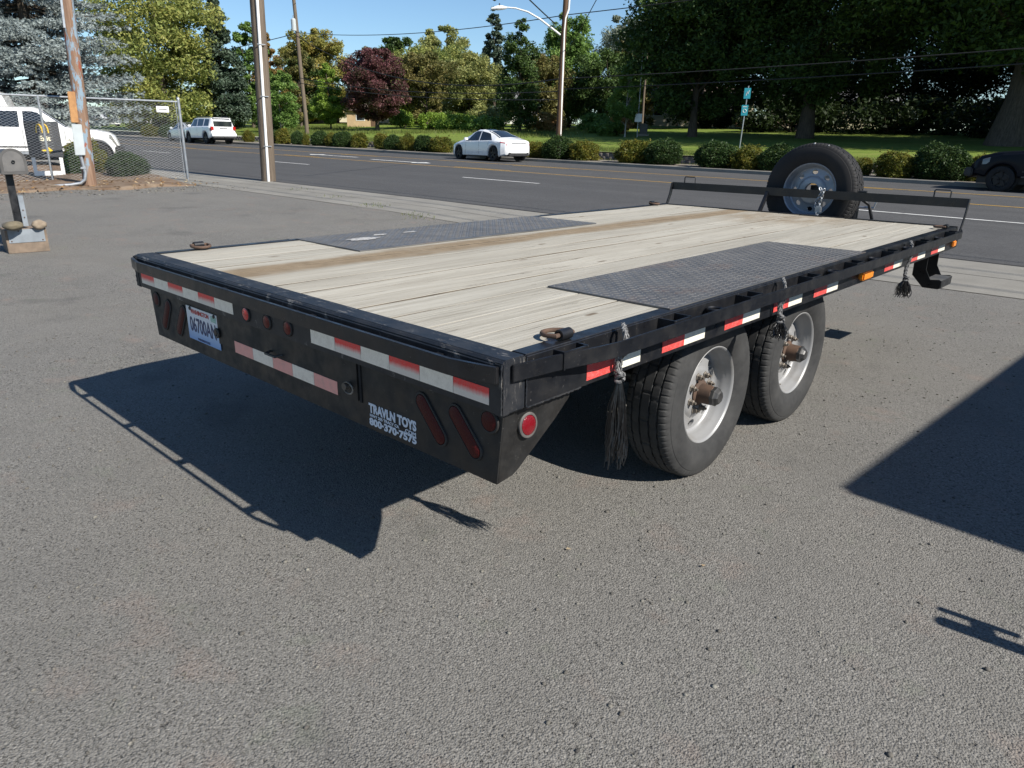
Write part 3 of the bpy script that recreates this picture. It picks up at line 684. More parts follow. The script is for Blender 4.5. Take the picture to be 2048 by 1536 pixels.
def oval_lamp(x0, z0, x1, z1, r, bevelend=True):
    d = Vector((x1-x0, z1-z0)); ln = d.length; a0 = math.atan2(d.y, d.x); c = Vector(((x0+x1)/2, (z0+z1)/2)); h = ln/2-r
    def loop(k, y):
        pts = []
        for sgn in (1, -1):
            for q in range(9):
                t = a0+(0 if sgn > 0 else math.pi)-math.pi/2+math.pi*q/8
                pts.append((c.x+sgn*h*math.cos(a0)+k*r*math.cos(t), y, c.y+sgn*h*math.sin(a0)+k*r*math.sin(t)))
        return pts
    def shell(levels, cap):
        m = MB(); n = 18
        for k, y in levels: m.v += loop(k, y)
        for l in range(len(levels)-1):
            for j in range(n): m.f.append((l*n+j, l*n+(j+1) % n, (l+1)*n+(j+1) % n, (l+1)*n+j))
        if cap: m.f.append(tuple((len(levels)-1)*n+j for j in range(n)))
        return m
    g = shell([(1.35, YP-.0004), (1.3, YP-.005), (1.05, YP-.006), (1.0, YP-.002)], False).obj('tail_lamp', MT['gasket'], tr, smooth=True)
    shell([(.99, YP-.001), (.94, YP-.006), (.5, YP-.010)], True).obj('lens', MT['red_lens_dull'], g, smooth=True)
oval_lamp(.829, .690, .943, .562, .024); oval_lamp(.979, .692, .1094*10, .566, .024)
oval_lamp(-.978, .690, -1.068, .552, .024); oval_lamp(-.816, .688, -.910, .552, .024)
# round side lamps on the gussets
for s in (-1, 1):
    M_ = Matrix.Translation((s*1.1815, .144, .663)) @ Matrix.Rotation(R(90) if s < 0 else R(-90), 4, 'Z').inverted() @ Matrix.Rotation(R(-6), 4, 'X')
    g = MB().lathe([(-.001, .0385), (-.006, .038), (-.008, .035), (-.008, .0305), (-.002, .030)], 32, axis=1, m=M_).obj('side_lamp', MT['gasket_light'], tr, smooth=True)
    MB().lathe([(-.002, .0298), (-.008, .029), (-.012, .02), (-.013, 0)], 32, axis=1, m=M_).obj('lens', MT['red_lens'], g, smooth=True)
# number plate
PLT = simple('plate_white', (.72, .73, .74), (.66, .68, .70), 5, .35)
def plate_mat():
    m, nt, b = newmat('number_plate', .35, 0, .5); z = nd(nt, 'ShaderNodeSeparateXYZ', {'Vector': wpos(nt)}).outputs[2]
    link(nt, ramp(nt, z, [(0.556, (.16, .33, .62)), (.60, (.36, .50, .70)), (.645, (.72, .74, .76)), (.71, (.75, .76, .77))]), b, 'Base Color'); return m
pm = Matrix.Translation((-.636, YP-.0035, .632))
npl = MB().box(-.1525, .1525, -.0010, .0010, -.0762, .0762).obj('number_plate', plate_mat(), tr, m=pm, bevel=.0008)
NAVY = newmat('plate_navy', .4, 0, .4, (.02, .035, .11))[0]; PRED = newmat('plate_red', .4, 0, .4, (.5, .04, .03))[0]
for nm, tx, sz, mt, x, z, bo, xs in (('plate_number', '06700AN', .092, NAVY, -.636, .625, .0016, .70), ('plate_state', 'WASHINGTON', .027, PRED, -.655, .688, .0008, .95), ('plate_slogan', 'EVERGREEN STATE', .014, NAVY, -.640, .566, .0002, 1)):
    add(nm, text_mesh(nm, tx, sz, mt, bo, xs), npl, False, facing_rear(x, YP-.0052, z))
MB().box(-.548, -.500, YP-.0055, YP-.0048, .672, .698).obj('plate_sticker', simple('green_sticker', (.12, .42, .3), (.5, .6, .55), 120, .4, world_=True), npl)
for x in (-.745, -.515): MB().lathe([(YP-.004, .009), (YP-.009, .008), (YP-.010, 0)], 10, axis=1, m=Matrix.Translation((x, 0, .700))).obj('plate_screw', MT['cap'], npl)
# dealer lettering
DEC = newmat('dealer_lettering', .5, 0, .4, (.62, .66, .72))[0]
for nm, tx, sz, x, z, bo, xs in (('dealer_name', 'TRAVLN TOYS', .044, .690, .5770, .0022, .246), ('dealer_address', 'HWY 205 TRACY CA', .0140, .648, .5520, .0005, .155), ('dealer_suffix', '.COM', .0190, .781, .5495, .0006, .058), ('dealer_phone', '800\u00b7370\u00b77575', .034, .690, .5290, .0016, .246)):
    add(nm, text_mesh(nm, tx, sz, DEC, bo, -xs), pan, False, facing_rear(x, YP-.0009, z))
# D-rings with their brackets
for (x, y, s) in ((1.175, .285, 1), (-1.19, .31, -1), (1.18, 4.47, 1), (-1.19, 4.50, -1)):
    br = MB().lathe([(-.024, .010), (-.024, .0165), (.024, .0165), (.024, .010)], 20, axis=1, close=True, m=Matrix.Translation((x+s*.016, y, H+.017))).obj('d_ring_bracket', B, tr, smooth=True)
    pts = [(x+s*.016, y-.040, H+.017), (x+s*.016, y+.040, H+.017)]+[(x+s*.016-s*(.014+.058*math.sin(a)), y+.046*math.cos(a), H+.016-.004*math.sin(a)) for a in fr(.15, math.pi-.15, 10)]
    MB().tube(pts, .007, 10, closed=True).obj('d_ring', MT['rust'], br, smooth=True)
# front stake rack
RY = 4.862
MB().box(-1.225, 1.225, RY, RY+.010, 1.013, 1.078).obj('bulkhead_bar', B, tr, bevel=.002)
for s in (-1, 1):
    path = [(4.725, .745), (4.745, .83), (4.80, .90), (4.835, .97), (RY+.003, 1.074)]
    m = MB(); P = []
    for (y, z) in path: P.append([(s*1.2205, y-.018, z), (s*1.2205, y+.024, z), (s*1.2285, y+.024, z), (s*1.2285, y-.018, z), (s*1.2205, y-.018, z)])
    m.grid(P); m.f += [(0, 1, 2, 3), (23, 22, 21, 20)]; m.obj('bulkhead_upright', B, tr, bevel=.0015)
    hx = s*1.045
    MB().tube([(hx-.055, RY+.005, 1.076), (hx-.055, RY+.005, 1.122), (hx-.048, RY+.005, 1.130), (hx+.048, RY+.005, 1.130), (hx+.055, RY+.005, 1.122), (hx+.055, RY+.005, 1.076)], .0055, 8).obj('tie_loop', MT['cap'], tr, smooth=True)
MB().prism([(4.735, H-.02), (4.77, H-.02), (RY+.022, 1.02), (RY+.0105, 1.06)], -.306, -.282, axis=0).obj('bulkhead_brace', B, tr)
# side step under the right front
for y in (4.455, 4.745):
    MB().prism([(1.045, H-CH-.001), (1.128, H-CH-.001), (1.132, .600), (1.170, .534), (1.226, .540), (1.243, .532), (1.236, .478), (1.226, .474), (1.129, .474), (1.048, .555)], y-.004, y+.004, axis=1).obj('step_bracket', B, tr)
MB().box(1.135, 1.240, 4.460, 4.740, .524, .534).obj('step_tread', MT['tread'], tr)
MB().box(1.2365, 1.2425, 4.4595, 4.7405, .48, .533).obj('step_lip', B, tr)
# tongue, jack and tool tray ahead of the deck
for s in (-1, 1): MB().tube([(s*.52, L-.1, .60), (0.03*s, 6.15, .56)], .055, 4).obj('tongue_beam', B, tr)
MB().box(-.05, .05, 6.10, 6.42, .52, .60).obj('coupler', MT['rust'], tr, bevel=.01)
MB().tube([(.16, 5.75, .22), (.16, 5.75, .93)], .035, 12).obj('tongue_jack', B, tr, smooth=True)
MB().tube([(.16, 5.75, .9), (.32, 5.75, .9), (.34, 5.75, .98)], .01, 8).obj('jack_handle', MT['galv'], tr, smooth=True)
MB().box(-.30, .44, 5.06, 5.50, .60, .615).obj('tongue_tray', MT['galv'], tr)
MB().tube([(.30, 5.02, 1.075), (.47, 5.02, 1.075)], .011, 10).obj('spare_pin', MT['cap'], tr, smooth=True)
MB().tube([(.40, 5.1, 1.02), (.46, 5.15, .97), (.49, 5.18, .86), (.49, 5.18, .70)], .014, 8).obj('tie_down_strap', B, tr, smooth=True)
MB().box(-.03, .05, 5.13, 5.25, .60, 1.10).obj('spare_bracket', B, tr)

# ------------------------------------------------------------------ spare wheel on the tongue
SPR = rim_mesh('spare_rim', MT['blue_steel']); TY2 = TYRE.copy(); TY2.materials.clear(); TY2.materials.append(MT['rubber_dark'])
sp = empty('spare_wheel', (.022, 5.02, .70), 0, 'spare tyre on a grey steel wheel behind the front bar of the trailer', 'spare wheel')
sm = Matrix.Translation((.022, 5.06, 1.062)) @ Matrix.Rotation(R(-90), 4, 'Z') @ Matrix.Rotation(R(-2), 4, 'Y')
add('tyre', TY2, sp, False, sm); w_ = add('rim', SPR, sp, False, sm)
# white scuffs painted on the tread edge
for a, wd in ((R(2), .010), (R(-16), .005)):
    MB().box(-.006, .006+wd*.2, -wd/2, wd/2, .372, .3845).obj('paint_mark', MT['white_plain'], sp, m=sm @ Matrix.Translation((.092, 0, 0)) if False else sm @ Matrix.Rotation(a, 4, 'X') @ Matrix.Translation((.088, 0, -.004)))

lk = empty('padlock_and_chain', (.165, 4.855, 1.0), 0, 'chain and padlock looped over the front bar in front of the spare wheel', 'chain')
def chain(path, par, r=.0045, ln=.026, name='chain_link'):
    for k in range(len(path)-1):
        a, b_ = Vector(path[k]), Vector(path[k+1]); d = (b_-a).normalized(); c = (a+b_)/2
        o = d.orthogonal().normalized(); o = o if k % 2 == 0 else d.cross(o)
        pts = [c+d*ln*.62*math.cos(t)+o*ln*.36*math.sin(t) for t in [2*math.pi*q/12 for q in range(12)]]
        MB().tube(pts, r, 6, closed=True).obj(name, MT['galv'], par, smooth=True)
cp = [(.15+.02*math.sin(k*.9), RY-.008 if k < 8 else RY-.03, 1.10-.024*k) for k in range(11)]
chain(cp, lk)
chain([(.19-.004*k, RY-.012, 1.09-.024*k) for k in range(9)], lk)
MB().box(.145, .195, RY-.035, RY-.012, .90, .955).obj('padlock_body', MT['galv'], lk, bevel=.006)

# ------------------------------------------------------------------ rope tassels in the stake pockets
STR = simple('frayed_black_rope', (.004, .004, .0045), (.016, .016, .017), 60, .32)
ROPE = simple('grey_rope', (.05, .05, .052), (.22, .22, .22), 140, .6)
def tassel(y, zloop, zk, ztip, x, spread, n, label):
    t = empty('rope_tassel', (x, y, ztip), 0, label, 'rope', 'frayed ropes hanging from the right rub rail')
    a = [(x-.012, y, zk), (x-.010, y-.012, zk+.06), (HW+.055, y-.012, .83), (HW+.045, y-.014, zloop-.012), (HW+.030, y-.002, zloop+.006), (HW+.028, y+.016, zloop-.010), (HW+.05, y+.014, .83), (x-.008, y+.012, zk+.05), (x-.004, y+.002, zk)]
    P = []
    for k in range(len(a)-1):
        for q in range(5): P.append(Vector(a[k]).lerp(Vector(a[k+1]), q/5))
    for ph in (0, 2.1, 4.2):   # three-strand lay
        Q = [p+Vector((.0045*math.cos(i*1.1+ph), .0045*math.sin(i*1.1+ph), .002*math.sin(i*1.7))) for i, p in enumerate(P)]
        MB().tube(Q, .0032, 6).obj('rope_strand', ROPE, t, smooth=True)
    kn = MB()
    for j in range(3):
        pts = [(x+.012*math.cos(q), y+.012*math.sin(q), zk-.004+.011*j-.011+.006*math.sin(q*1+j*2)) for q in fr(0, 2*math.pi*.92, 12)]
        kn.tube(pts, .0058, 7)
    kn.obj('knot', ROPE, t, smooth=True)
    r_ = random.Random(int(y*100)); st = MB()
    for k in range(n):
        an = r_.uniform(0, 2*math.pi); rr = spread*math.sqrt(r_.random()); ln = (zk-ztip)*r_.uniform(.72, 1.03); ph = r_.uniform(0, 6); pts = []
        for q in range(9):
            f = q/8; g = math.sin(min(1, f*1.5)*math.pi/2)
            pts.append((x+.006*math.cos(an)+g*rr*math.cos(an)+.007*f*math.sin(ph+f*9), y+.006*math.sin(an)+g*rr*math.sin(an)+.009*f*math.cos(ph*1.3+f*8), zk-.015-ln*f))
        st.tube(pts, .0017, 3, cap=False)
    st.obj('frayed_strands', STR, t, kind='stuff')
tassel(.497, .905, .748, .452, 1.250, .027, 75, 'long frayed black rope tassel hanging beside the rear right tyre')
tassel(1.655, .900, .742, .66, 1.262, .030, 60, 'short knotted rope in front of the forward right tyre')
tassel(3.45, .897, .690, .585, 1.262, .040, 90, 'short bushy rope tassel hanging near the side step')

# ------------------------------------------------------------------ vegetation
FO = {}
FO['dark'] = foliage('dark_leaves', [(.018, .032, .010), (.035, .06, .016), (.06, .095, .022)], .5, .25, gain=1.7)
FO['deep'] = foliage('painted_shade_leaves', [(.014, .026, .009), (.026, .045, .013), (.045, .072, .018)], .5, .2, gain=.9)  # darker copy of the dark leaves: shade at the back put into the colour
FO['green'] = foliage('green_leaves', [(.03, .055, .014), (.055, .095, .022), (.095, .135, .035)], .4, gain=2.6)
FO['bright'] = foliage('bright_green_leaves', [(.08, .125, .02), (.13, .19, .03), (.17, .23, .05)], .8, .45, gain=2.0)
FO['yellow'] = foliage('yellowing_leaves', [(.055, .075, .022), (.11, .125, .035), (.17, .16, .048)], .28, .4, gain=2.5)
FO['olive'] = foliage('olive_leaves', [(.07, .085, .03), (.12, .13, .045), (.18, .17, .06)], .3, .35, gain=2.3)
FO['goldtop'] = foliage('golden_leaves', [(.09, .095, .028), (.15, .14, .035), (.23, .17, .05)], .3, .35, gain=2.1)
FO['orange'] = foliage('orange_autumn_leaves', [(.07, .08, .024), (.17, .12, .04), (.30, .16, .07)], .5, .4, gain=2.0)
FO['brown'] = foliage('brown_autumn_leaves', [(.045, .055, .018), (.085, .08, .026), (.13, .105, .038)], .5, .3, gain=2.1)
FO['plum'] = foliage('plum_leaves', [(.03, .042, .016), (.07, .03, .032), (.11, .042, .046)], .45, .3, gain=1.7)
FO['silver'] = foliage('silvery_leaves', [(.10, .12, .085), (.17, .19, .14), (.23, .25, .2)], .5, .3, gain=1.4)
FO['spruce'] = foliage('blue_spruce_needles', [(.15, .18, .18), (.24, .28, .28), (.36, .40, .40)], .9, .12, .6)
FO['fir'] = foliage('fir_needles', [(.016, .026, .018), (.03, .046, .03), (.055, .072, .05)], .6, .12, gain=2.1)
FO['hedge'] = foliage('clipped_dark_shrub', [(.022, .045, .012), (.036, .07, .018), (.06, .1, .026)], 2.5, .25)
FO['gold'] = foliage('golden_shrub', [(.055, .08, .014), (.13, .14, .022), (.24, .19, .03)], 2.2, .35)
FO['grass'] = foliage('long_grass', [(.07, .11, .02), (.12, .16, .035), (.2, .2, .06)], .6, .3)

def leaf_quads(C, size, rg, flat=.35, elong=1.6):
    """diamond leaves at centres C, random orientation"""
    n = len(C); nrm = rg.normal(size=(n, 3)); nrm[:, 2] = np.abs(nrm[:, 2])+flat; nrm /= np.linalg.norm(nrm, axis=1)[:, None]
    a = rg.normal(size=(n, 3)); a -= nrm*(a*nrm).sum(1)[:, None]; a /= np.linalg.norm(a, axis=1)[:, None]; b = np.cross(nrm, a)
    s = size*rg.uniform(.6, 1.35, n)[:, None]
    V = np.stack([C-a*s*elong*.5-b*s*.5, C-a*s*elong*.5+b*s*.5, C+a*s*elong*.5+nrm*s*.1], 1).reshape(-1, 3)
    return V, np.arange(3*n).reshape(-1, 3)
def crown_points(n, h0, h1, r, shape, rg, ncl, loose=.27, irregular=.22):
    """clump centres spread through the crown volume, leaves scattered in each clump"""
    H_ = h1-h0; cs = []; ws = []
    while len(cs) < ncl:
        f = rg.random(); 
        if shape == 'round': w = math.sqrt(max(0, 1-(2*f-1.0)**2))**.8
        elif shape == 'tall': w = math.sqrt(max(.02, 1-(2*f-.9)**2/1.25))*.95
        elif shape == 'vase': w = .18+.95*f**.8 if f < .8 else .85*math.sqrt(max(0, (1-f)/.2))
        elif shape == 'drop': w = (1-f)**.6*min(1, .35+f*4)
        elif shape == 'cone': w = (1-f)**.9*min(1, .5+f*6)
        else: w = 1
        if rg.random() > w**1.3+(.16 if shape in ('cone', 'tall', 'drop') else .06): continue
        an = rg.uniform(0, 2*math.pi); k = 1+irregular*math.sin(3*an+f*9)*rg.uniform(.3, 1)
        q = rg.random()**.45*w*r*k*.92
        cs.append((q*math.cos(an), q*math.sin(an), h0+f*H_)); ws.append(w)
    cs = np.array(cs); rc = r*loose*rg.uniform(.6, 1.25, ncl)*(.3+.7*np.array(ws))
    idx = rg.integers(0, ncl, n); d = rg.normal(size=(n, 3)); d /= np.linalg.norm(d, axis=1)[:, None]
    rad = rc[idx]*rg.random(n)**.45
    return cs[idx]+d*rad[:, None]*np.array([1, 1, .72]), cs
def tree(name, label, x, y, h, r, cb, fol, shape='round', n=16000, size=.17, ncl=70, trunk_r=None, seed=1, bark='bark', group=None, loose=.27, lean=(0, 0), limbs=14, z=None, trunk_top=.75):
    rg = np.random.default_rng(seed); z = terrain(x, y)-.05 if z is None else z
    t = empty(name, (x, y, z), 0, label, 'tree', group)
    tr_ = trunk_r or h*.018
    C, cs = crown_points(n, cb, h, r, shape, rg, ncl, loose)
    C[:, 0] += lean[0]*C[:, 2]/h; C[:, 1] += lean[1]*C[:, 2]/h
    V, F = leaf_quads(C, size, rg)
    add('crown', fastmesh('crown', V, F, FO[fol]), t, True, kind='stuff')
    m = MB(); top = h*trunk_top; pts = []; rs = []
    for k in range(8):
        f = k/7; pts.append((lean[0]*f*trunk_top+.12*tr_*math.sin(k*1.9+seed)*3*f, lean[1]*f*trunk_top+.3*tr_*math.cos(k*2.3+seed)*f, -.1+f*top)); rs.append(tr_*(1.35 if k == 0 else 1-.72*f))
    m.tube(pts, rs, 9, cap=False)
    sel = cs[rg.choice(len(cs), min(limbs, len(cs)), replace=False)]
    for c in sel:
        zf = max(cb*.75, min(top*.95, c[2]*.62)); f = zf/top; b0 = Vector((lean[0]*f*trunk_top, lean[1]*f*trunk_top, zf)); e = Vector((c[0]+lean[0]*c[2]/h, c[1]+lean[1]*c[2]/h, c[2])); mid = b0.lerp(e, .5)+Vector((0, 0, .06*h*.3))
        m.tube([b0, mid, e], [tr_*.42*(1-.6*f)+.012, tr_*.25*(1-.5*f)+.01, .012], 5, cap=False)
    m.obj('trunk', MT[bark], t, True, smooth=True, angle=180)
    return t
TG = 'trees in the park across the road'
def T(*a, **k):
    k.setdefault('group', TG); a = list(a); a[5] *= 1.15; a[9] = int(a[9]*1.9); a[10] *= .8; a[11] = int(a[11]*1.5); return tree(*a, **k)
T('maple_tree', 'broad yellow-green tree rising behind the white four-wheel drive', -74.7, 30.9, 15.8, 5.9, .9, 'yellow', 'tall', 30000, .24, 120, seed=3)
T('conifer_tree', 'dense dark green conifer just left of the wooden pole with the white conduit', -73.5, 36.4, 13.3, 2.9, .6, 'fir', 'cone', 22000, .2, 190, seed=4, loose=.24)
T('broadleaf_tree', 'narrow mid-green tree half hidden by the wooden pole with the white conduit', -76.0, 40.8, 10.6, 2.2, .5, 'green', 'tall', 10000, .2, 60, seed=5)
T('autumn_tree', 'tree with pinkish-orange top just right of the wooden pole with conduit', -79.8, 45.1, 10.2, 2.5, .5, 'orange', 'drop', 14000, .2, 70, seed=6)
T('birch_tree', 'small slender green tree with a thin pale trunk on the lawn edge', -60.8, 35.3, 5.2, 1.7, .6, 'green', 'tall', 7000, .14, 45, seed=7, bark='bark_pale', trunk_r=.07)
T('cottonwood_tree', 'tall golden-olive tree behind the transformer pole', -84.8, 54.8, 11.3, 4.1, .6, 'goldtop', 'round', 20000, .24, 90, seed=8)
T('cottonwood_tree', 'pale olive tree top to the right of the golden tree behind the transformer pole', -80.5, 60.5, 9.4, 2.3, .5, 'silver', 'tall', 8000, .22, 45, seed=48)
T('dark_tree', 'dark upright tree directly behind the transformer pole', -72.5, 44.6, 8.3, 1.9, .5, 'brown', 'vase', 9000, .18, 50, seed=9)
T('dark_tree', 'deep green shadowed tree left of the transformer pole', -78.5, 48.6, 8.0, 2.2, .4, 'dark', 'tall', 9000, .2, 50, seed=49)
T('young_tree', 'young bright green teardrop tree right of the transformer pole', -61.0, 40.8, 6.2, 1.75, .75, 'bright', 'drop', 13000, .13, 60, seed=10, trunk_r=.08)
T('plum_tree', 'round purple-leaved plum tree with a pale painted trunk', -56.4, 42.9, 7.1, 2.85, 1.15, 'plum', 'round', 24000, .15, 90, seed=11, trunk_r=.2)
T('oak_tree', 'dark rounded tree top behind the purple tree', -98.0, 78.7, 13.3, 3.2, 3.0, 'dark', 'round', 9000, .28, 45, seed=12)
T('oak_tree', 'olive-green tree top left of the tall dark fir', -88.5, 80.3, 13.8, 4.0, 3.0, 'olive', 'round', 12000, .28, 50, seed=13)
T('elm_tree', 'wide yellow-green tree right of the purple plum tree', -69.7, 61.7, 8.7, 5.8, .2, 'yellow', 'round', 24000, .22, 90, seed=14)
T('vase_tree', 'brownish vase-shaped tree in front of the yellow-green tree', -55.8, 48.6, 7.3, 2.6, .3, 'brown', 'vase', 15000, .15, 70, seed=15)
T('willow_tree', 'light olive bushy tree left of the streetlight pole', -57.3, 55.9, 7.3, 3.3, .1, 'olive', 'round', 18000, .18, 80, seed=16)
T('fir_tree', 'tall pointed dark fir under the streetlight head', -60.6, 63.0, 13.5, 2.7, .3, 'fir', 'cone', 17000, .19, 170, seed=17, loose=.22)
T('poplar_tree', 'thin dark tree between the fir and the streetlight pole', -41.9, 47.1, 9.0, 1.6, .5, 'dark', 'tall', 10000, .15, 110, seed=18, loose=.3)
T('maple_tree', 'green maple directly behind the streetlight pole', -47.5, 60.7, 10.6, 3.3, .3, 'green', 'tall', 20000, .2, 90, seed=19)
T('beech_tree', 'shadowed tree with rusty leaves left of the streetlight pole', -44.5, 52.5, 6.6, 2.6, .3, 'brown', 'round', 12000, .17, 60, seed=50)
T('dark_tree', 'dark spreading tree right of the streetlight pole', -40.0, 57.0, 6.8, 3.2, .3, 'dark', 'round', 14000, .18, 70, seed=51)
T('aspen_tree', 'silvery-grey tree top right of the streetlight pole', -58.1, 87.1, 14.0, 4.6, 4.0, 'silver', 'round', 13000, .26, 60, seed=20)
T('autumn_tree', 'rusty orange-brown tree behind the staked young tree', -41.0, 62.5, 8.4, 2.4, .4, 'brown', 'tall', 11000, .18, 60, seed=21)
T('young_tree', 'staked young green tree on the lawn left of the slender pole', -29.6, 45.2, 5.4, 1.3, 1.1, 'green', 'drop', 9000, .12, 55, seed=22, trunk_r=.06, bark='bark_pale')
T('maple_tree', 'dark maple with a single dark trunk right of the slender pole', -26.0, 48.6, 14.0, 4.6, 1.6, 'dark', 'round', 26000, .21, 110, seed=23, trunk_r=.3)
T('conifer_tree', 'pale pointed tree top rising left of the dark maples', -42.0, 73.1, 14.2, 2.1, 2.0, 'olive', 'cone', 9000, .2, 50, seed=24)
T('maple_tree', 'large shady maple behind the teal route signs', -18.6, 51.0, 18.5, 6.3, 2.3, 'dark', 'round', 38000, .22, 140, seed=25, trunk_r=.5)
T('giant_tree', 'huge old tree with a flaring trunk at the right edge of the lawn', -6.1, 48.6, 22, 8.5, 3.6, 'dark', 'round', 42000, .24, 150, seed=26, trunk_r=.95, lean=(1.6, .5), trunk_top=.8)
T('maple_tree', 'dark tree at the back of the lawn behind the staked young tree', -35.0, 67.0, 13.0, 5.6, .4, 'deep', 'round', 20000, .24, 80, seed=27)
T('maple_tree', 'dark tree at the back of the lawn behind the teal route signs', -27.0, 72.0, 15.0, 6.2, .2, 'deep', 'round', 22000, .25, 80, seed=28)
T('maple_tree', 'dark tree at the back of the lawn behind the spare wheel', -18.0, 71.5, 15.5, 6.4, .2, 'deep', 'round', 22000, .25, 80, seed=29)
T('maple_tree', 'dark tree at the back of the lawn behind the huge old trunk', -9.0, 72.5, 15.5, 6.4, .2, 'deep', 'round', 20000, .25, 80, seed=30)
# unseen trees added out of view to the right, to shade the ones above
T('shade_tree', 'large dark tree on the park lawn beyond the right edge of the view', 5.5, 50.5, 20, 8, 3, 'dark', 'round', 16000, .36, 90, seed=31, trunk_r=.5)
T('shade_tree', 'second large dark tree on the park lawn beyond the right edge', 17, 54, 21, 8.5, 3, 'dark', 'round', 16000, .38, 90, seed=32, trunk_r=.5)
T('shade_tree', 'large dark tree at the back of the park beyond the right edge', 4, 68, 19, 8, 2, 'dark', 'round', 14000, .38, 90, seed=33, trunk_r=.5)

T('shade_tree', 'low dense dark tree at the back of the park beyond the right edge', 7, 60, 14, 7, .4, 'dark', 'round', 14000, .4, 90, seed=34, trunk_r=.4)
T('shade_tree', 'second low dense dark tree at the back of the park beyond the right edge', 9, 71, 15, 7.5, .4, 'dark', 'round', 14000, .4, 90, seed=35, trunk_r=.4)

# blue spruce by the fence: whorled branches with brushy sprigs
def spruce(x, y, label):
    rg = np.random.default_rng(77); z = terrain(x, y)-.05; t = empty('blue_spruce', (x, y, z), 0, label, 'tree')
    Hs = 15.0; m = MB().tube([(0, 0, -.1), (.05, 0, 4), (0, .05, 8), (0, 0, Hs)], [.3, .24, .16, .02], 9, cap=False); C = []; D = []
    zz = 1.75
    while zz < Hs-.3:
        f = zz/Hs; Rm = 4.9*(1-f)**.75*min(1, .75+zz*.1)
        for k in range(int(9+3*(1-f))):
            an = rg.uniform(0, 2*math.pi); Lb = Rm*rg.uniform(.62, 1.12); z0 = zz+rg.uniform(-.2, .2); P = []
            for q in range(9):
                s = q/8; P.append(Vector((Lb*s*math.cos(an), Lb*s*math.sin(an), z0-.55*Lb*.42*s+.28*Lb*.42*s*s*1.6)))
            m.tube(P[::2], [.035, .028, .02, .014, .006], 4, cap=False)
            for q in range(2, 9):
                s = q/8; side = (.62*Lb*.55)*(1-s*.75)+.08
                for sg in (-1, 1):
                    nsub = max(2, int(side/.085))
                    for u in range(nsub):
                        w = (u+rg.uniform(.2, 1))/nsub*side; a2 = an+sg*R(58)
                        C.append((P[q].x+w*math.cos(a2)+rg.normal()*.03, P[q].y+w*math.sin(a2)+rg.normal()*.03, P[q].z-.12*w+rg.normal()*.045))
                        D.append((math.cos(a2)*.8+math.cos(an)*.5, math.sin(a2)*.8+math.sin(an)*.5, .12+rg.normal()*.22))
        zz += .34
    C = np.array(C); D = np.array(D); D /= np.linalg.norm(D, axis=1)[:, None]
    # every sprig: a small brush of narrow blades round its axis
    Vs = []; nb = 7
    for b in range(nb):
        e = rg.normal(size=C.shape); e -= D*(e*D).sum(1)[:, None]; e /= np.linalg.norm(e, axis=1)[:, None]
        dd = D*.72+e*.62; w = np.cross(D, e)*.019; ln = rg.uniform(.10, .19, len(C))[:, None]; st = C+D*rg.uniform(-.05, .06, len(C))[:, None]
        Vs.append(np.stack([st-w, st+dd*ln*.55-w*1.2+e*.004, st+dd*ln, st+dd*ln*.55+w*1.2], 1))
    V = np.concatenate(Vs).reshape(-1, 3); F = np.arange(len(V)).reshape(-1, 4)
    add('crown', fastmesh('crown', V, F, FO['spruce']), t, True, kind='stuff'); m.obj('trunk', MT['bark'], t, True, smooth=True, angle=180)
    return len(F)
spruce(-35.4, 9.1, 'blue-grey spruce behind the chain-link fence at the left edge')

# shrubs along the far kerb
def shrub_mesh(seed, fol, n=7000, size=.06, rough=.10):
    n = int(n*1.6)
    rg = np.random.default_rng(seed); d = rg.normal(size=(n, 3)); d /= np.linalg.norm(d, axis=1)[:, None]
    rad = np.where(rg.random(n) < .72, rg.uniform(.86, 1.0, n), rg.uniform(.4, .9, n))
    ph = rg.uniform(0, 6, 6); lump = 1+rough*(np.sin(d[:, 0]*4+ph[0])*np.sin(d[:, 1]*4+ph[1])+.6*np.sin(d[:, 2]*7+ph[2])*np.sin(d[:, 0]*8+ph[3]))
    tuft = (np.sin(d[:, 0]*13+ph[4])*np.sin(d[:, 1]*11+ph[5])*np.sin(d[:, 2]*12+ph[0]) > .35) & (rg.random(n) < .5)
    rad = np.where(tuft, rad*rg.uniform(1.0, 1.0+1.6*rough, n), rad)
    C = d*(rad*lump)[:, None]; C[:, 2] = np.where(C[:, 2] < -.62, -.62-(C[:, 2]+.62)*.1, C[:, 2])
    V, F = leaf_quads(C, size, rg, .1, 1.9); V[:, 2] += .68; V[:, 2] /= 1.68
    return fastmesh('foliage', V, F, FO[fol])
STEMS = MB()
for k in range(9):
    a = k*2.4; STEMS.tube([(.05*math.cos(a), .05*math.sin(a), -.08), (.3*math.cos(a), .3*math.sin(a), .3), (.55*math.cos(a+.3), .55*math.sin(a+.3), .62)], [.03, .02, .008], 5, cap=False)
STEMS = STEMS.mesh('stems', MT['bark'], True, angle=180)
SHM = {'d': [shrub_mesh(100+i, 'hedge', 7500, .055, .11) for i in range(3)], 'g': [shrub_mesh(200+i, 'gold', 5500, .066, .22) for i in range(3)]}
ORD = 'first second third fourth fifth sixth seventh eighth ninth tenth eleventh twelfth thirteenth fourteenth fifteenth sixteenth'.split()
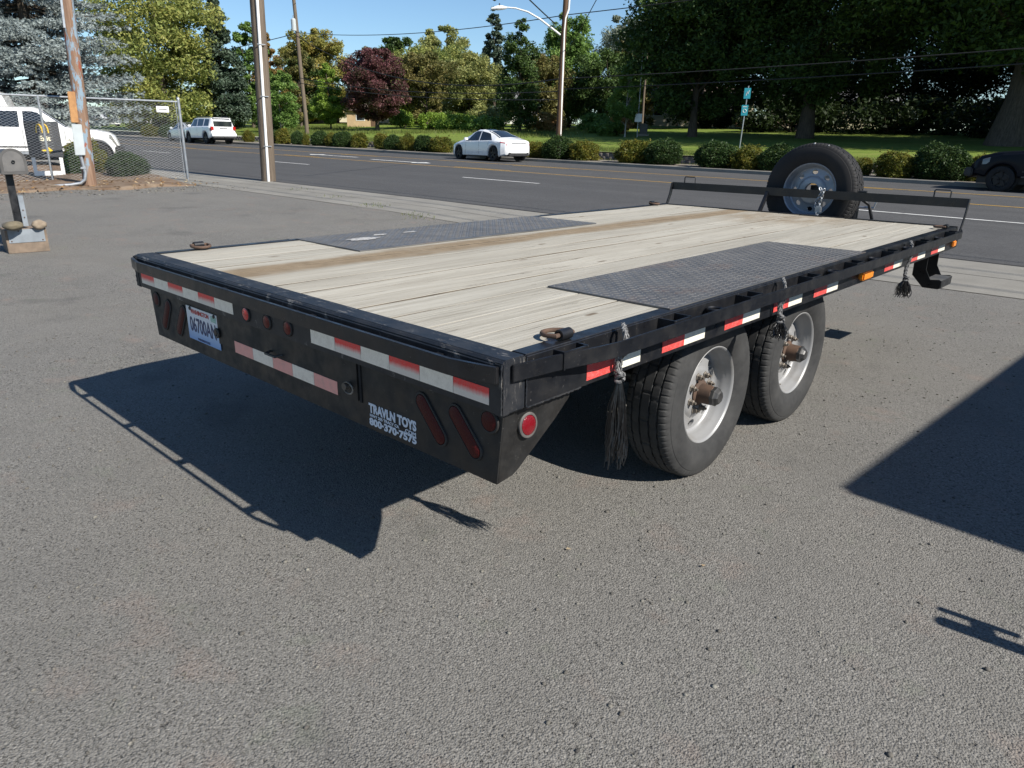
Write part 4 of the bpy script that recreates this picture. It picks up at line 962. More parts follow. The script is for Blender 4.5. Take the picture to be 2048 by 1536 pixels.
SH = [(-51.4, 'g', .75, .85), (-47.5, 'd', .9, 1.0), (-46.3, 'g', .95, .98), (-44.9, 'd', .9, .92), (-43.75, 'g', .5, .75), (-42.1, 'd', 1.2, .95), (-41.0, 'g', .75, .88), (-39.5, 'd', 1.22, .95), (-38.0, 'g', 1.1, .85), (-35.7, 'g', .98, .88), (-34.3, 'd', 1.0, .92), (-33.0, 'g', .9, .94), (-31.6, 'd', 1.22, .98), (-30.2, 'g', 1.12, .87),
      (-23.0, 'g', 1.2, .82), (-21.4, 'd', 1.5, 1.12), (-19.95, 'g', 1.32, .9), (-17.2, 'g', 1.58, 1.03), (-15.6, 'd', 1.66, 1.05), (-13.0, 'd', 1.76, 1.06), (-11.5, 'g', 1.22, .95), (-10.3, 'd', 1.5, 1.08), (-7.15, 'g', .68, .6), (-5.95, 'g', 1.4, .92), (-4.55, 'd', 1.72, 1.12), (-3.4, 'g', .95, .9)]
cnt = {'d': 0, 'g': 0}
for i, (x, kd, w, h) in enumerate(SH):
    t = (28.5 if x > -24 else 28.75)+rnd.uniform(-.12, .18); y = yt(x, t); k = cnt[kd]; cnt[kd] += 1
    lab = ('dark green clipped globe shrub' if kd == 'd' else 'yellow-green fluffy shrub')+', '+ORD[k]+' of its colour from the left along the far kerb'
    s_ = empty('shrub', (x, y, terrain(x, y)-.02), rnd.uniform(0, 6), lab, 'shrub', 'shrubs along the far kerb')
    sc = Matrix.Diagonal((w*rnd.uniform(.48, .6), w*rnd.uniform(.48, .62), h*rnd.uniform(.94, 1.08), 1)) @ Matrix.Rotation(rnd.uniform(-.09, .09), 4, 'X')
    add('foliage', SHM[kd][(i*2+k) % 3], s_, True, sc, kind='stuff'); add('stems', STEMS, s_, True, sc)
for i, (x, kd, w, h) in enumerate(((-56.5, 'g', 1.5, 1.0), (-59.0, 'd', 1.4, 1.05), (-62, 'g', 1.6, 1.0), (-65, 'd', 1.5, 1.1), (-68.5, 'g', 1.6, 1.0))):
    y = yt(x, 28.9); s_ = empty('shrub', (x, y, terrain(x, y)-.02), i, ORD[i]+' roadside shrub left of the white four-wheel drive, seen through the fence', 'shrub', 'shrubs beyond the fence')
    sc = Matrix.Diagonal((w*.5, w*.5, h, 1)); add('foliage', SHM[kd][i % 3], s_, True, sc, kind='stuff'); add('stems', STEMS, s_, True, sc)
# shrubs by the fence on this side
for (x, y, kd, w, h, lab) in ((-18.05, 6.05, 'd', 1.0, .62, 'low green shrub right behind the chain-link fence near its end post'), (-19.2, 5.45, 'g', .95, .95, 'yellowish upright shrub behind the painted utility pole'), (-18.75, 5.12, 'd', .62, .7, 'dark shrub between the exit sign and the painted pole')):
    s_ = empty('shrub', (x, y, terrain(x, y)+.03), 0, lab, 'shrub'); sc = Matrix.Diagonal((w*.5, w*.5, h, 1))
    add('foliage', SHM[kd][1], s_, True, sc, kind='stuff'); add('stems', STEMS, s_, True, sc)

# understory at the back of the lawn
def bush(x, y, w, h, fol, label, n=5000, size=.14, seed=0, group='bushes at the back of the lawn'):
    rg = np.random.default_rng(seed+500); b_ = empty('bush', (x, y, terrain(x, y)-.05), 0, label, 'bush', group)
    C, cs = crown_points(n, .05, h, w/2, 'round', rg, 28, .34); C[:, 2] = np.maximum(C[:, 2], .02); V, F = leaf_quads(C, size, rg)
    add('foliage', fastmesh('foliage', V, F, FO[fol]), b_, True, kind='stuff')
    add('stems', STEMS, b_, True, Matrix.Diagonal((w*.4, w*.4, h*.8, 1)))
for i, (x, y, w, h, fo, lb) in enumerate([(-62, 50.5, 3.5, 1.7, 'bright', 'light green bush left of the tan shed'), (-53.5, 47.5, 3.2, 1.5, 'bright', 'light green bush right of the purple plum tree'), (-51.0, 52.0, 4.5, 1.8, 'olive', 'olive bush below the light olive tree'), (-49.5, 47.0, 4, 1.4, 'bright', 'bright green bush above the white saloon car'), (-45.0, 46.5, 3.4, 1.3, 'green', 'green bush above the boot of the white saloon car'),
    (-41.0, 50.0, 3.0, 1.5, 'orange', 'yellow-orange bush left of the streetlight pole foot'), (-36.0, 50.5, 3.2, 1.5, 'green', 'green bush right of the streetlight pole foot'), (-33.5, 50.0, 2.2, 1.3, 'orange', 'tawny bush left of the staked young tree'), (-31.8, 46.4, 2.6, 1.0, 'green', 'low green bush at the foot of the staked young tree'),
    (-24, 62, 9, 2.4, 'deep', 'dark hedge bush behind the teal route signs'), (-16, 62, 9, 2.4, 'deep', 'dark hedge bush behind the spare wheel'), (-9, 60, 8, 2.4, 'deep', 'dark hedge bush left of the huge old trunk'), (-3, 58, 8, 2.6, 'deep', 'dark hedge bush right of the huge old trunk'),
    (-64, 36.5, 3, 1.2, 'green', 'low bush behind the small slender birch'), (-70, 40, 4, 1.6, 'dark', 'dark bush behind the pole with the conduit'), (-81, 35, 6, 1.8, 'dark', 'dark bush under the broad yellow-green tree'), (-77, 38, 5, 1.6, 'dark', 'dark bush under the dense conifer'), (-57.5, 52, 4, 1.6, 'dark', 'dark bush behind the brownish vase-shaped tree')]):
    bush(x, y, w, h, fo, lb, 6000 if w > 6 else 3500, .14 if w < 6 else .2, i)
# tall grass tufts along the back of the lawn and on the lot edge
def tufts(name, pts, n, hgt, fol, label, spread):
    rg = np.random.default_rng(5); V = []
    P = np.array([pts[i] for i in rg.integers(0, len(pts), n)]); P[:, :2] += rg.normal(size=(n, 2))*spread
    z = np.array([terrain(a, b) for a, b in P[:, :2]]); a = rg.uniform(0, 2*np.pi, n); hh = hgt*rg.uniform(.4, 1.2, n); w = hh*.06+.004
    base = np.stack([P[:, 0], P[:, 1], z], 1); dx = np.stack([np.cos(a)*w, np.sin(a)*w, 0*w], 1); tip = base+np.stack([rg.normal(size=n)*hh*.3, rg.normal(size=n)*hh*.3, hh], 1)
    V = np.stack([base-dx, base+dx, tip], 1).reshape(-1, 3); add(name, fastmesh(name, V, np.arange(3*n).reshape(-1, 3), FO[fol]), label=label, category='grass', kind='stuff')
tufts('long_grass', [(-36-40*u, yt(-36-40*u, 42.5)+6*math.sin(u*9), 0) for u in fr(0, 1, 60)], 16000, .26, 'grass', 'tall unmown grass at the back of the park lawn', 1.8)
tufts('lawn_blades', [(-60+58*u, yt(-60+58*u, 31.2+2.5*v), 0) for u in fr(0, 1, 90) for v in (0, .4, .8)], 60000, .09, 'grass', 'short grass along the front edge of the park lawn', .7)
tufts('weeds', [(-7.2, 6.75, 0), (-7.6, 6.9, 0), (-9.3, 7.25, 0), (-9.0, 7.2, 0), (-11, 7.6, 0), (-13, 7.9, 0)], 260, .04, 'grass', 'small green weeds along the near sidewalk edge', .16)

# ------------------------------------------------------------------ vehicles (local frame: forward +x, left +y)
def interp(keys, x):
    if x <= keys[0][0]: return keys[0][1]
    for (a, va), (b, vb) in zip(keys[:-1], keys[1:]):
        if x <= b: return va+(vb-va)*(x-a)/(b-a)
    return keys[-1][1]
class Car:
    def __init__(s, spec):
        s.sp = spec; xs = set(); x0, x1 = spec['top'][0][0], spec['top'][-1][0]; n = 84
        for i in range(n+1): xs.add(round(x0+(x1-x0)*i/n, 4))
        for k in ('top', 'belt', 'hw'):
            for a, _ in spec[k]: xs.add(round(a, 4))
        for w in spec['wheels']:
            for d in (-1, 1): xs.add(round(w+d*spec['arch'], 4)); xs.add(round(w+d*(spec['arch']-.005), 4))
        s.xs = sorted(x for x in xs if x0 <= x <= x1)
    def prof(s, x):
        sp = s.sp; top = interp(sp['top'], x); belt = min(interp(sp['belt'], x), top-.03); hw = interp(sp['hw'], x); hr = interp(sp['roof'], x)
        low = interp(sp['low'], x)
        for w in sp['wheels']:
            d = abs(x-w)
            if d < sp['arch']: low = max(low, sp['wr']+math.sqrt(sp['arch']**2-d*d)-.02)
        low = min(low, belt-.08); g = top-belt; ed = min(.07, g*.4); f = min(1, g/.35); hr = hw*.97+(hr-hw*.97)*f
        mid = low+(belt-low)*.5
        return [(hw*.94, low), (hw*.995, low+.05), (hw, mid), (hw*.975, belt-.02), (hw*.955, belt), (hr, top-ed), (hr*.82, top-ed*.22), (0, top+.012)]
    def pt(s, x, v, side):
        P = s.prof(x); i = min(6, int(v)); f = v-i; a, b = P[i], P[i+1]
        return Vector((x, side*(a[0]+(b[0]-a[0])*f), a[1]+(b[1]-a[1])*f))
    def body(s):
        m = MB(); rows = []
        for x in s.xs:
            P = s.prof(x); rows.append([(x, -a, b) for a, b in P]+[(x, a, b) for a, b in P[-2::-1]])
        m.grid(rows)
        nv = len(rows[0]); m.f.append(tuple(range(nv))); m.f.append(tuple((len(rows)-1)*nv+i for i in range(nv))[::-1])
        return m
    def patch(s, x0, x1, v0, v1, side, off=.004, nx=10, nv=4, slant=(0, 0)):
        """a panel lying on the body skin between two stations and two girth positions"""
        P = []
        for i in range(nx+1):
            row = []
            for j in range(nv+1):
                g = j/nv; a = x0+slant[0]*g; b = x1+slant[1]*g; x = a+(b-a)*i/nx; v = v0+(v1-v0)*g
                p = s.pt(x, v, side); du = s.pt(x+.01, v, side)-s.pt(x-.01, v, side); dv = s.pt(x, min(6.99, v+.02), side)-s.pt(x, max(0, v-.02), side)
                nrm = dv.cross(du)*side
                nrm = nrm.normalized() if nrm.length > 1e-9 else Vector((0, side, 0))
                row.append(tuple(p+nrm*off))
            P.append(row)
        return P
def car(name, label, cat, spec, loc, rz, paint, rimmat, extra=None, group=None):
    c = Car(spec); o = empty(name, loc, rz, label, cat, group)
    b = c.body().obj('body', MT[paint], o, True, smooth=True, angle=32)
    x0, x1 = spec['top'][0][0], spec['top'][-1][0]; hwm = max(v for _, v in spec['hw'])
    MB().box(x0+.25, x1-.25, -hwm*.62, hwm*.62, spec['wr']*.62, spec['wr']+.25).obj('underbody', MT['trim'], o, True)
    for w in spec['wheels']:
        for sd in (-1, 1):
            M_ = Matrix.Translation((w, sd*(hwm-.13), spec['wr'])) @ (Matrix.Rotation(math.pi/2*sd, 4, 'Z'))
            r = spec['wr']; ri = r*.64
            ty = MB().lathe([(.10, ri), (.105, ri*1.05), (.115, r*.86), (.105, r*.95), (.085, r), (-.10, r), (-.12, r*.85), (-.11, ri)], 36).obj('wheel', MT['rubber_dark'], o, True, m=M_, smooth=True)
            rm = MB().lathe([(.10, ri), (.106, ri*.97), (.075, ri*.90), (.03, ri*.88), (.02, ri*.86), (.02, 0)], 30).obj('rim', MT['trim'], ty, True, smooth=True)
            for k in range(5):
                MB().prism([(-.05*ri/.22, ri*.10), (.05*ri/.22, ri*.10), (.032*ri/.22, ri*.93), (-.032*ri/.22, ri*.93)], .06, .088, axis=0).obj('spoke', MT[rimmat], ty, True, m=Matrix.Rotation(2*math.pi*k/5, 4, 'X'))
            if spec.get('liner', True): MB().lathe([(-.16, 0), (-.16, spec['arch']*.98)], 24).obj('wheel_well', MT['trim'], o, True, m=M_)
    for (nm, a) in spec['panels']:
        mat, xa, xb, va, vb, sides, sl = a
        if sides == 'both':
            for sd in (-1, 1): MB().grid(c.patch(xa, xb, va, vb, sd, slant=sl)).obj(nm, MT[mat], o, True, smooth=True, angle=60)
        elif sides == 'across':
            A = c.patch(xa, xb, va, vb, 1, slant=sl); Bq = c.patch(xa, xb, va, vb, -1, slant=sl)
            MB().grid([r+s_[::-1][1:] for r, s_ in zip(A, Bq)]).obj(nm, MT[mat], o, True, smooth=True, angle=60)
    for (nm, mat, bx, bv) in spec.get('boxes', []): MB().box(*bx).obj(nm, MT[mat], o, True, bevel=bv)
    mx, my, mz = spec['mirror']
    for sd in (-1, 1): MB().box(mx-.06, mx+.06, *sorted((sd*my, sd*(my+.2))), mz-.06, mz+.08).obj('mirror', MT[spec.get('mirror_mat', paint)], o, True, bevel=.025)
    return o
SEDAN = dict(wheels=(-1.44, 1.435), wr=.345, arch=.385, mirror=(.62, .90, .98),
    top=[(-2.33, .62), (-2.30, .86), (-2.20, .955), (-1.75, 1.05), (-1.30, 1.195), (-.75, 1.365), (-.25, 1.44), (.10, 1.435), (.50, 1.33), (.95, 1.10), (1.25, .955), (1.75, .84), (2.12, .71), (2.30, .58), (2.36, .48)],
    belt=[(-2.33, .52), (-2.2, .84), (-1.5, .93), (0, .89), (.9, .875), (1.35, .83), (2.0, .69), (2.36, .40)],
    hw=[(-2.33, .42), (-2.30, .60), (-2.2, .74), (-1.98, .855), (-1.4, .915), (.2, .925), (1.5, .905), (2.0, .82), (2.22, .70), (2.36, .48)],
    roof=[(-2.33, .52), (-1.4, .53), (-.6, .60), (.2, .61), (1.0, .64), (2.3, .6)], low=[(-2.33, .32), (-1.9, .23), (-1.8, .2), (1.9, .2), (2.36, .24)],
    panels=[('side_window', ('glass', -.28, .84, 4.06, 4.95, 'both', (.08, -.50))), ('side_window', ('glass', -1.36, -.36, 4.06, 4.95, 'both', (.46, .08))), ('windscreen', ('glass', .52, 1.14, 5.35, 7, 'across', (0, 0))), ('roof_glass', ('glass', -.62, .44, 6.12, 7, 'across', (0, 0))), ('rear_window', ('glass', -1.66, -.70, 5.5, 7, 'across', (0, 0))),
            ('tail_lamp', ('lamp_red', -2.25, -1.92, 2.95, 4.0, 'both', (0, 0))), ('head_lamp', ('lamp_clear', 1.92, 2.18, 3.0, 4.0, 'both', (0, 0))), ('side_skirt', ('trim', -1.05, 1.05, .05, .8, 'both', (0, 0)))],
    boxes=[('number_plate', 'white_plain', (-2.345, -2.325, -.16, .16, .60, .72), 0), ('rear_diffuser', 'trim', (-2.34, -2.20, -.60, .60, .24, .40), .02), ('tail_trim', 'trim', (-2.325, -2.302, -.42, .42, .80, .825), 0)])
SEDAN['panels'] += [('door_seam', ('trim', x_, x_+.012, .9, 3.95, 'both', (sl_, sl_))) for x_, sl_ in ((.80, -.05), (-.33, 0), (-1.02, -.12))]+[('door_handle', ('trim', x_, x_+.16, 3.35, 3.5, 'both', (0, 0))) for x_ in (-.20, -.98)]
SUVS = dict(wheels=(-1.42, 1.37), wr=.39, arch=.455, mirror=(.78, .94, 1.20), mirror_mat='car_white',
    top=[(-2.42, .55), (-2.40, 1.02), (-2.30, 1.55), (-2.12, 1.74), (-1.6, 1.77), (-.2, 1.79), (.45, 1.76), (.75, 1.60), (1.18, 1.23), (1.35, 1.15), (1.95, 1.09), (2.2, 1.0), (2.35, .8), (2.40, .6)],
    belt=[(-2.42, .52), (-2.35, 1.04), (-2.0, 1.15), (.9, 1.12), (1.3, 1.06), (2.1, .98), (2.4, .5)],
    hw=[(-2.42, .78), (-2.34, .89), (-2.1, .945), (0, .96), (1.6, .955), (2.05, .90), (2.25, .80), (2.4, .64)],
    roof=[(-2.4, .70), (0, .72), (1.0, .74), (2.4, .7)], low=[(-2.42, .48), (-1.95, .36), (1.9, .34), (2.4, .40)],
    panels=[('side_window', ('glass', -.15, .92, 4.1, 4.92, 'both', (.04, -.40))), ('side_window', ('glass', -1.12, -.24, 4.1, 4.92, 'both', (0, .02))), ('side_window', ('glass', -2.02, -1.22, 4.1, 4.92, 'both', (.10, -.06))), ('windscreen', ('glass', .62, 1.20, 5.3, 7, 'across', (0, 0))), ('side_skirt', ('trim', -.95, .9, .0, .7, 'both', (0, 0))), ('head_lamp', ('lamp_clear', 2.0, 2.3, 2.6, 4.0, 'both', (0, 0))), ('tail_lamp', ('lamp_red', -2.36, -2.2, 2.4, 4.0, 'both', (0, 0)))],
    boxes=[('rear_window', 'glass', (-2.40, -2.27, -.66, .66, 1.16, 1.52), .02), ('tail_lamp', 'lamp_red', (-2.425, -2.30, .70, .90, .92, 1.16), .02), ('tail_lamp', 'lamp_red', (-2.425, -2.30, -.90, -.70, .92, 1.16), .02), ('rear_bumper', 'car_white', (-2.52, -2.30, -.90, .90, .50, .74), .04), ('bumper_lower', 'trim', (-2.50, -2.30, -.82, .82, .38, .495), .02), ('number_plate', 'white_plain', (-2.432, -2.42, -.16, .16, .86, .98), 0), ('badge_bar', 'trim', (-2.432, -2.42, -.28, .28, 1.02, 1.06), 0), ('roof_rail', 'trim', (-1.9, .3, .60, .65, 1.795, 1.84), .01), ('roof_rail', 'trim', (-1.9, .3, -.65, -.60, 1.795, 1.84), .01), ('spoiler', 'car_white', (-2.34, -2.12, -.62, .62, 1.70, 1.745), .01), ('tow_hitch', 'trim', (-2.56, -2.3, -.04, .04, .42, .49), 0)])
SUVS['panels'] += [('door_seam', ('trim', x_, x_+.012, .9, 3.95, 'both', (0, 0))) for x_ in (.92, -.20, -1.14)]+[('door_handle', ('trim', x_, x_+.18, 3.3, 3.5, 'both', (0, 0))) for x_ in (-.12, -1.06)]+[('wheel_arch_trim', ('car_white', -1.9, -.95, 1.25, 1.6, 'both', (0, 0)))]
PICK = dict(wheels=(-1.62, 1.63), wr=.38, arch=.44, mirror=(.62, .90, 1.16), mirror_mat='trim',
    top=[(-2.72, .70), (-2.71, 1.12), (-1.02, 1.12), (-1.0, 1.15), (-.90, 1.66), (-.72, 1.71), (.10, 1.72), (.32, 1.66), (.92, 1.20), (1.10, 1.14), (1.70, 1.12), (2.02, 1.05), (2.16, .95), (2.24, .75), (2.27, .58)],
    belt=[(-2.72, .66), (-2.7, 1.09), (-1.0, 1.09), (.8, 1.07), (1.6, 1.05), (2.06, .97), (2.27, .5)],
    hw=[(-2.72, .84), (-2.6, .88), (0, .90), (1.7, .90), (1.95, .86), (2.14, .76), (2.27, .58)],
    roof=[(-2.7, .8), (-.9, .68), (.2, .68), (1.0, .72), (2.2, .7)], low=[(-2.72, .50), (-2.1, .44), (2.1, .44), (2.27, .48)],
    panels=[('side_window', ('glass', -.14, .60, 4.12, 4.9, 'both', (.02, -.34))), ('quarter_window', ('glass', -.72, -.24, 4.12, 4.9, 'both', (.04, 0))), ('windscreen', ('glass', .36, .92, 5.3, 7, 'across', (0, 0))), ('head_lamp', ('lamp_clear', 2.0, 2.2, 2.4, 3.9, 'both', (0, 0))), ('sill_strip', ('trim', -1.1, 1.1, 1.35, 1.5, 'both', (0, 0))), ('rocker_panel', ('galv', -1.1, 1.1, .1, .95, 'both', (0, 0))), ('tail_lamp', ('lamp_red', -2.70, -2.55, 1.6, 3.4, 'both', (0, 0)))],
    boxes=[('front_bumper', 'trim', (2.12, 2.34, -.84, .84, .44, .66), .04), ('rear_bumper', 'galv', (-2.86, -2.70, -.84, .84, .46, .64), .02), ('running_board', 'galv', (-1.0, 1.05, .84, .98, .40, .46), .01), ('running_board', 'galv', (-1.0, 1.05, -.98, -.84, .40, .46), .01)])
PICK['panels'] += [('door_seam', ('trim', x_, x_+.012, .9, 3.95, 'both', (0, 0))) for x_ in (.86, -.19, -1.0)]+[('door_handle', ('trim', x_, x_+.18, 3.2, 3.45, 'both', (0, 0))) for x_ in (-.08,)]
DARK = dict(PICK); DARK['mirror_mat'] = 'car_dark'
DARK['top'] = [(-2.6, .7), (-2.58, 1.2), (-2.4, 1.75), (-2.1, 1.86), (.2, 1.87), (.45, 1.80), (1.05, 1.30), (1.25, 1.22), (1.9, 1.17), (2.30, 1.06), (2.50, .86), (2.58, .6)]
DARK['belt'] = [(-2.6, .66), (-2.5, 1.16), (.9, 1.16), (1.7, 1.10), (2.3, .92), (2.58, .45)]
DARK['roof'] = [(-2.6, .74), (.2, .74), (1.0, .76), (2.5, .76)]; DARK['hw'] = [(-2.6, .9), (-2.4, .97), (1.7, .98), (2.15, .94), (2.4, .84), (2.58, .66)]
DARK['boxes'] = [('front_bumper', 'trim', (2.42, 2.66, -.9, .9, .44, .7), .04)]
RD = -.034+math.pi  # heading along the road to the left
def on_road(x, t): y = yt(x, t); return (x, y, plane(x, y)+.003)
car('saloon_car', 'white saloon car driving left in the far lane with sun glinting on its door', 'car', SEDAN, on_road(-23.85, 26.05), RD-.12, 'car_white', 'dark_alloy')
car('sport_utility_car', 'white four-wheel drive seen from behind with a dark rear window, near the fence post', 'car', SUVS, on_road(-51.6, 25.85), RD+.02, 'car_white', 'dark_alloy')
car('saloon_car', 'silver car mostly hidden between the fence post and the white four-wheel drive', 'car', SEDAN, on_road(-56.95, 26.85), RD, 'car_silver', 'alloy')
car('sport_utility_car', 'dark navy vehicle nose entering at the right edge on the far lane', 'car', DARK, on_road(-.50, 26.35), RD, 'car_dark', 'dark_alloy')
hd = math.atan2(.95, .36)
pkx, pky = -23.05-1.63*math.cos(hd), 7.10-1.63*math.sin(hd)
car('pickup_truck', 'dusty white pickup truck behind the chain-link fence', 'pickup', PICK, (pkx, pky, plane(pkx, pky)+.02), hd, 'car_white_dirty', 'alloy')
for (x, y, lab, pt, rz) in ((-99, 33.2, 'tiny white parked car far left seen through the fence below the trees', 'car_white', .3), (-95, 38.0, 'tiny white parked car behind the fence post far away', 'car_white', 2.0), (-86.5, 52.5, 'small dark parked car far away behind the transformer pole', 'car_dark', 1.1)):
    car('parked_car', lab, 'car', SEDAN, (x, y, terrain(x, y)+.02), rz, pt, 'alloy')
# white motorhome behind the pickup
mh = empty('motorhome', (-32.6, 4.7, plane(-32.6, 4.7)+.02), hd, 'white motorhome with slanted dark windows behind the pickup', 'motorhome')
MB().prism([(-3.6, .45), (3.0, .45), (3.35, .75), (3.35, 1.25), (2.75, 2.05), (2.55, 2.72), (2.2, 2.86), (-3.6, 2.86)], -1.15, 1.15, axis=1).obj('body', MT['car_white_dirty'], mh, True, bevel=.04)
for sd in (-1, 1):
    for (a, b_) in ((-2.9, -1.9), (-1.5, -.5), (.0, 1.0)): MB().box(a, b_, *sorted((sd*1.151, sd*1.16)), 1.75, 2.35).obj('side_window', MT['glass'], mh, True)
    MB().prism([(1.35, 1.6), (2.7, 1.6), (2.42, 2.3), (1.35, 2.3)], *sorted((sd*1.151, sd*1.162)), axis=1).obj('cab_window', MT['glass'], mh, True)
    MB().box(-3.5, 2.6, *sorted((sd*1.1515, sd*1.158)), 1.25, 1.38).obj('side_stripe', simple('blue_stripe', (.03, .10, .35)), mh, True)
    for x in (-2.3, 2.2): MB().lathe([(-.1, 0), (-.1, .36), (.1, .36), (.1, .2), (.05, 0)], 24, axis=1, m=Matrix.Translation((x, sd*1.06, .36))).obj('wheel', MT['rubber_dark'], mh, True)
MB().box(-3.4, 2.3, -1.05, 1.05, 2.862, 2.97).obj('roof_trim', MT['white_plain'], mh, True, bevel=.03)
mh.scale = (.95, .95, .84)
# parked box truck outside the view on the right: throws the big shadow on the lot
bt = empty('box_truck', (5.9, 5.0, 0), 0, 'white box truck parked beside the trailer beyond the right edge', 'truck')
MB().box(4.60, 7.0, 2.02, 8.2, .62, 2.45).obj('cargo_box', MT['car_white_dirty'], bt, bevel=.03)
MB().box(4.70, 6.96, 2.03, 8.15, .30, .615).obj('side_skirt', MT['white_plain'], bt)
MB().prism([(1.98, .35), (-.2, .35), (-.3, .9), (.45, 1.12), (.95, 1.72), (1.98, 1.74)], 4.93, 6.73, axis=0).obj('cab', MT['car_white_dirty'], bt, bevel=.04)
for x in (4.85, 6.6):
    for y in (.6, 6.2): MB().lathe([(0, 0), (0, .38), (.26, .38), (.26, 0)], 28, m=Matrix.Translation((x, y, .38))).obj('wheel', MT['rubber_dark'], bt)
MB().prism([(.75, 1.17), (1.5, 1.17), (1.5, 1.62), (1.05, 1.62)], 4.918, 4.926, axis=0).obj('cab_window', MT['glass'], bt)
jk = empty('post_jack', (3.09, 1.145, 0), 0, 'steel post jack with a short side handle beyond the right edge', 'jack')
MB().tube([(3.09, 1.145, .02), (3.09, 1.145, .75)], .028, 14).obj('jack_post', B, jk, smooth=True)
MB().box(2.99, 3.19, 1.05, 1.24, 0, .02).obj('foot_plate', B, jk)
MB().tube([(3.09, 1.145, .66), (3.085, 1.215, .675)], .022, 10).obj('handle_arm', MT['galv'], jk, smooth=True)
MB().tube([(3.085, 1.215, .60), (3.085, 1.215, .765)], .014, 10).obj('handle_grip', MT['trim'], jk, smooth=True)
pv = Matrix.Translation((4.6, 2.02, 0)); bt.matrix_basis = pv @ Matrix.Rotation(R(-3.4), 4, 'Z') @ pv.inverted() @ bt.matrix_basis; WM[bt.name] = bt.matrix_basis.copy()
# ------------------------------------------------------------------ poles and wires
def wood_pole(name, label, base, top, r0, r1, mat='pole'):
    b = Vector(base); o = empty(name, base, 0, label, 'pole'); d = Vector(top)-b; n = 9
    MB().tube([(d.x*k/n+.02*math.sin(k*1.3), d.y*k/n, d.z*k/n-(.3 if k == 0 else 0)) for k in range(n+1)], [r0+(r1-r0)*k/n for k in range(n+1)], 18).obj('shaft', MT[mat], o, True, smooth=True); return o, d
# pole with white conduit by the near kerb
p2, d2 = wood_pole('utility_pole', 'thick wooden pole with a white conduit standing on the near sidewalk', (-15.72, 8.72, .27), (-15.45, 8.96, 12.0), .185, .145)
cd_ = Vector((.94, -.34, 0))*.195
MB().tube([(cd_.x-.02+d2.x*k/6*.9, cd_.y-.02+d2.y*k/6*.9, 11*k/6) for k in range(7)], .036, 12).obj('conduit', MT['white_plain'], p2, True, smooth=True)
for z in (.9, 2.1, 3.3, 4.5): MB().tube([(cd_.x*1.06+.10*-.34+d2.x*z/12, cd_.y*1.06-.10*.94+d2.y*z/12, z), (cd_.x*1.22+d2.x*z/12-.02, cd_.y*1.22+d2.y*z/12-.02, z), (cd_.x*1.06-.10*-.34+d2.x*z/12, cd_.y*1.06+.10*.94+d2.y*z/12, z)], .012, 6).obj('conduit_strap', MT['galv'], p2, True)
MB().box(-.06, .06, -1.2, 1.2, 11.2, 11.32).obj('cross_arm', MT['pole_dark'], p2, True)
# painted, leaning pole left
p1, d1 = wood_pole('utility_pole', 'leaning pole with peeling blue and rust paint and a grey electrical box', (-15.58, 4.34, .27), (-15.50, 4.72, 9.5), .135, .11, 'pole_paint')
vd, rt = Vector((.955, -.297, 0)), Vector((.297, .955, 0))
def P1(a, b, z): return vd*a+rt*b+Vector((d1.x*z/9.2, d1.y*z/9.2, z))
def obox(par, name, mat, a0, a1, b0, b1, z0, z1, bevel=0):
    m = MB(); c = [P1(a, b, z) for z in (z0, z1) for b in (b0, b1) for a in (a0, a1)]; m.v = [tuple(q) for q in c]; m.f = [(0, 2, 3, 1), (4, 5, 7, 6), (0, 1, 5, 4), (2, 6, 7, 3), (0, 4, 6, 2), (1, 3, 7, 5)]
    return m.obj(name, mat, par, True, bevel=bevel)
obox(p1, 'bare_wood_patch', simple('fresh_orange_wood', (.42, .22, .085), (.30, .15, .06), 9, .8), .09, .15, -.20, -.06, 1.36, 1.98, .01)
obox(p1, 'electrical_box', MT['grey_box'], .10, .26, -.20, -.01, .70, 1.33, .01)
q = [P1(.18, -.10, .70), P1(.18, -.08, .55), P1(.18, -.05, .34), P1(.18, -.07, .20), P1(.18, -.16, .12), P1(.18, -.35, .09), P1(.18, -.62, .07), P1(.18, -.80, .04), P1(.20, -.90, -.08)]
MB().tube(q, .035, 12).obj('conduit', MT['galv'], p1, True, smooth=True)
obox(p1, 'conduit_clamp', MT['galv'], .13, .225, -.13, -.03, .42, .46)
obox(p1, 'upper_conduit', MT['galv'], .12, .16, -.12, -.08, 3.2, 8.5)
# pole with the transformer across the road
p3, d3 = wood_pole('utility_pole', 'tall wooden pole with a transformer and cross arm across the road', (-54.2, 33.9, 1.45), (-54.4, 33.6, 14.2), .17, .13, 'pole')
MB().lathe([(8.05, 0), (8.05, .20), (8.85, .20), (8.95, .12), (8.98, 0)], 20, axis=2, m=Matrix.Translation((-.16, -.42, 0))).obj('transformer', MT['grey_box'], p3, True, smooth=True)
MB().tube([(-.16, -.42, 8.95), (-.16, -.42, 9.2)], .03, 8).obj('bushing', MT['galv'], p3, True)
MB().box(-.9, .9, -.08, .06, 10.45, 10.57).obj('cross_arm', MT['pole_dark'], p3, True, m=Matrix.Rotation(R(50), 4, 'Z'))
for k in (-.8, -.3, .3, .8): MB().lathe([(10.57, .03), (10.64, .045), (10.72, .02), (10.72, 0)], 10, axis=2, m=Matrix.Translation((k*.64, k*.77, 0))).obj('insulator', MT['white_plain'], p3, True, smooth=True)
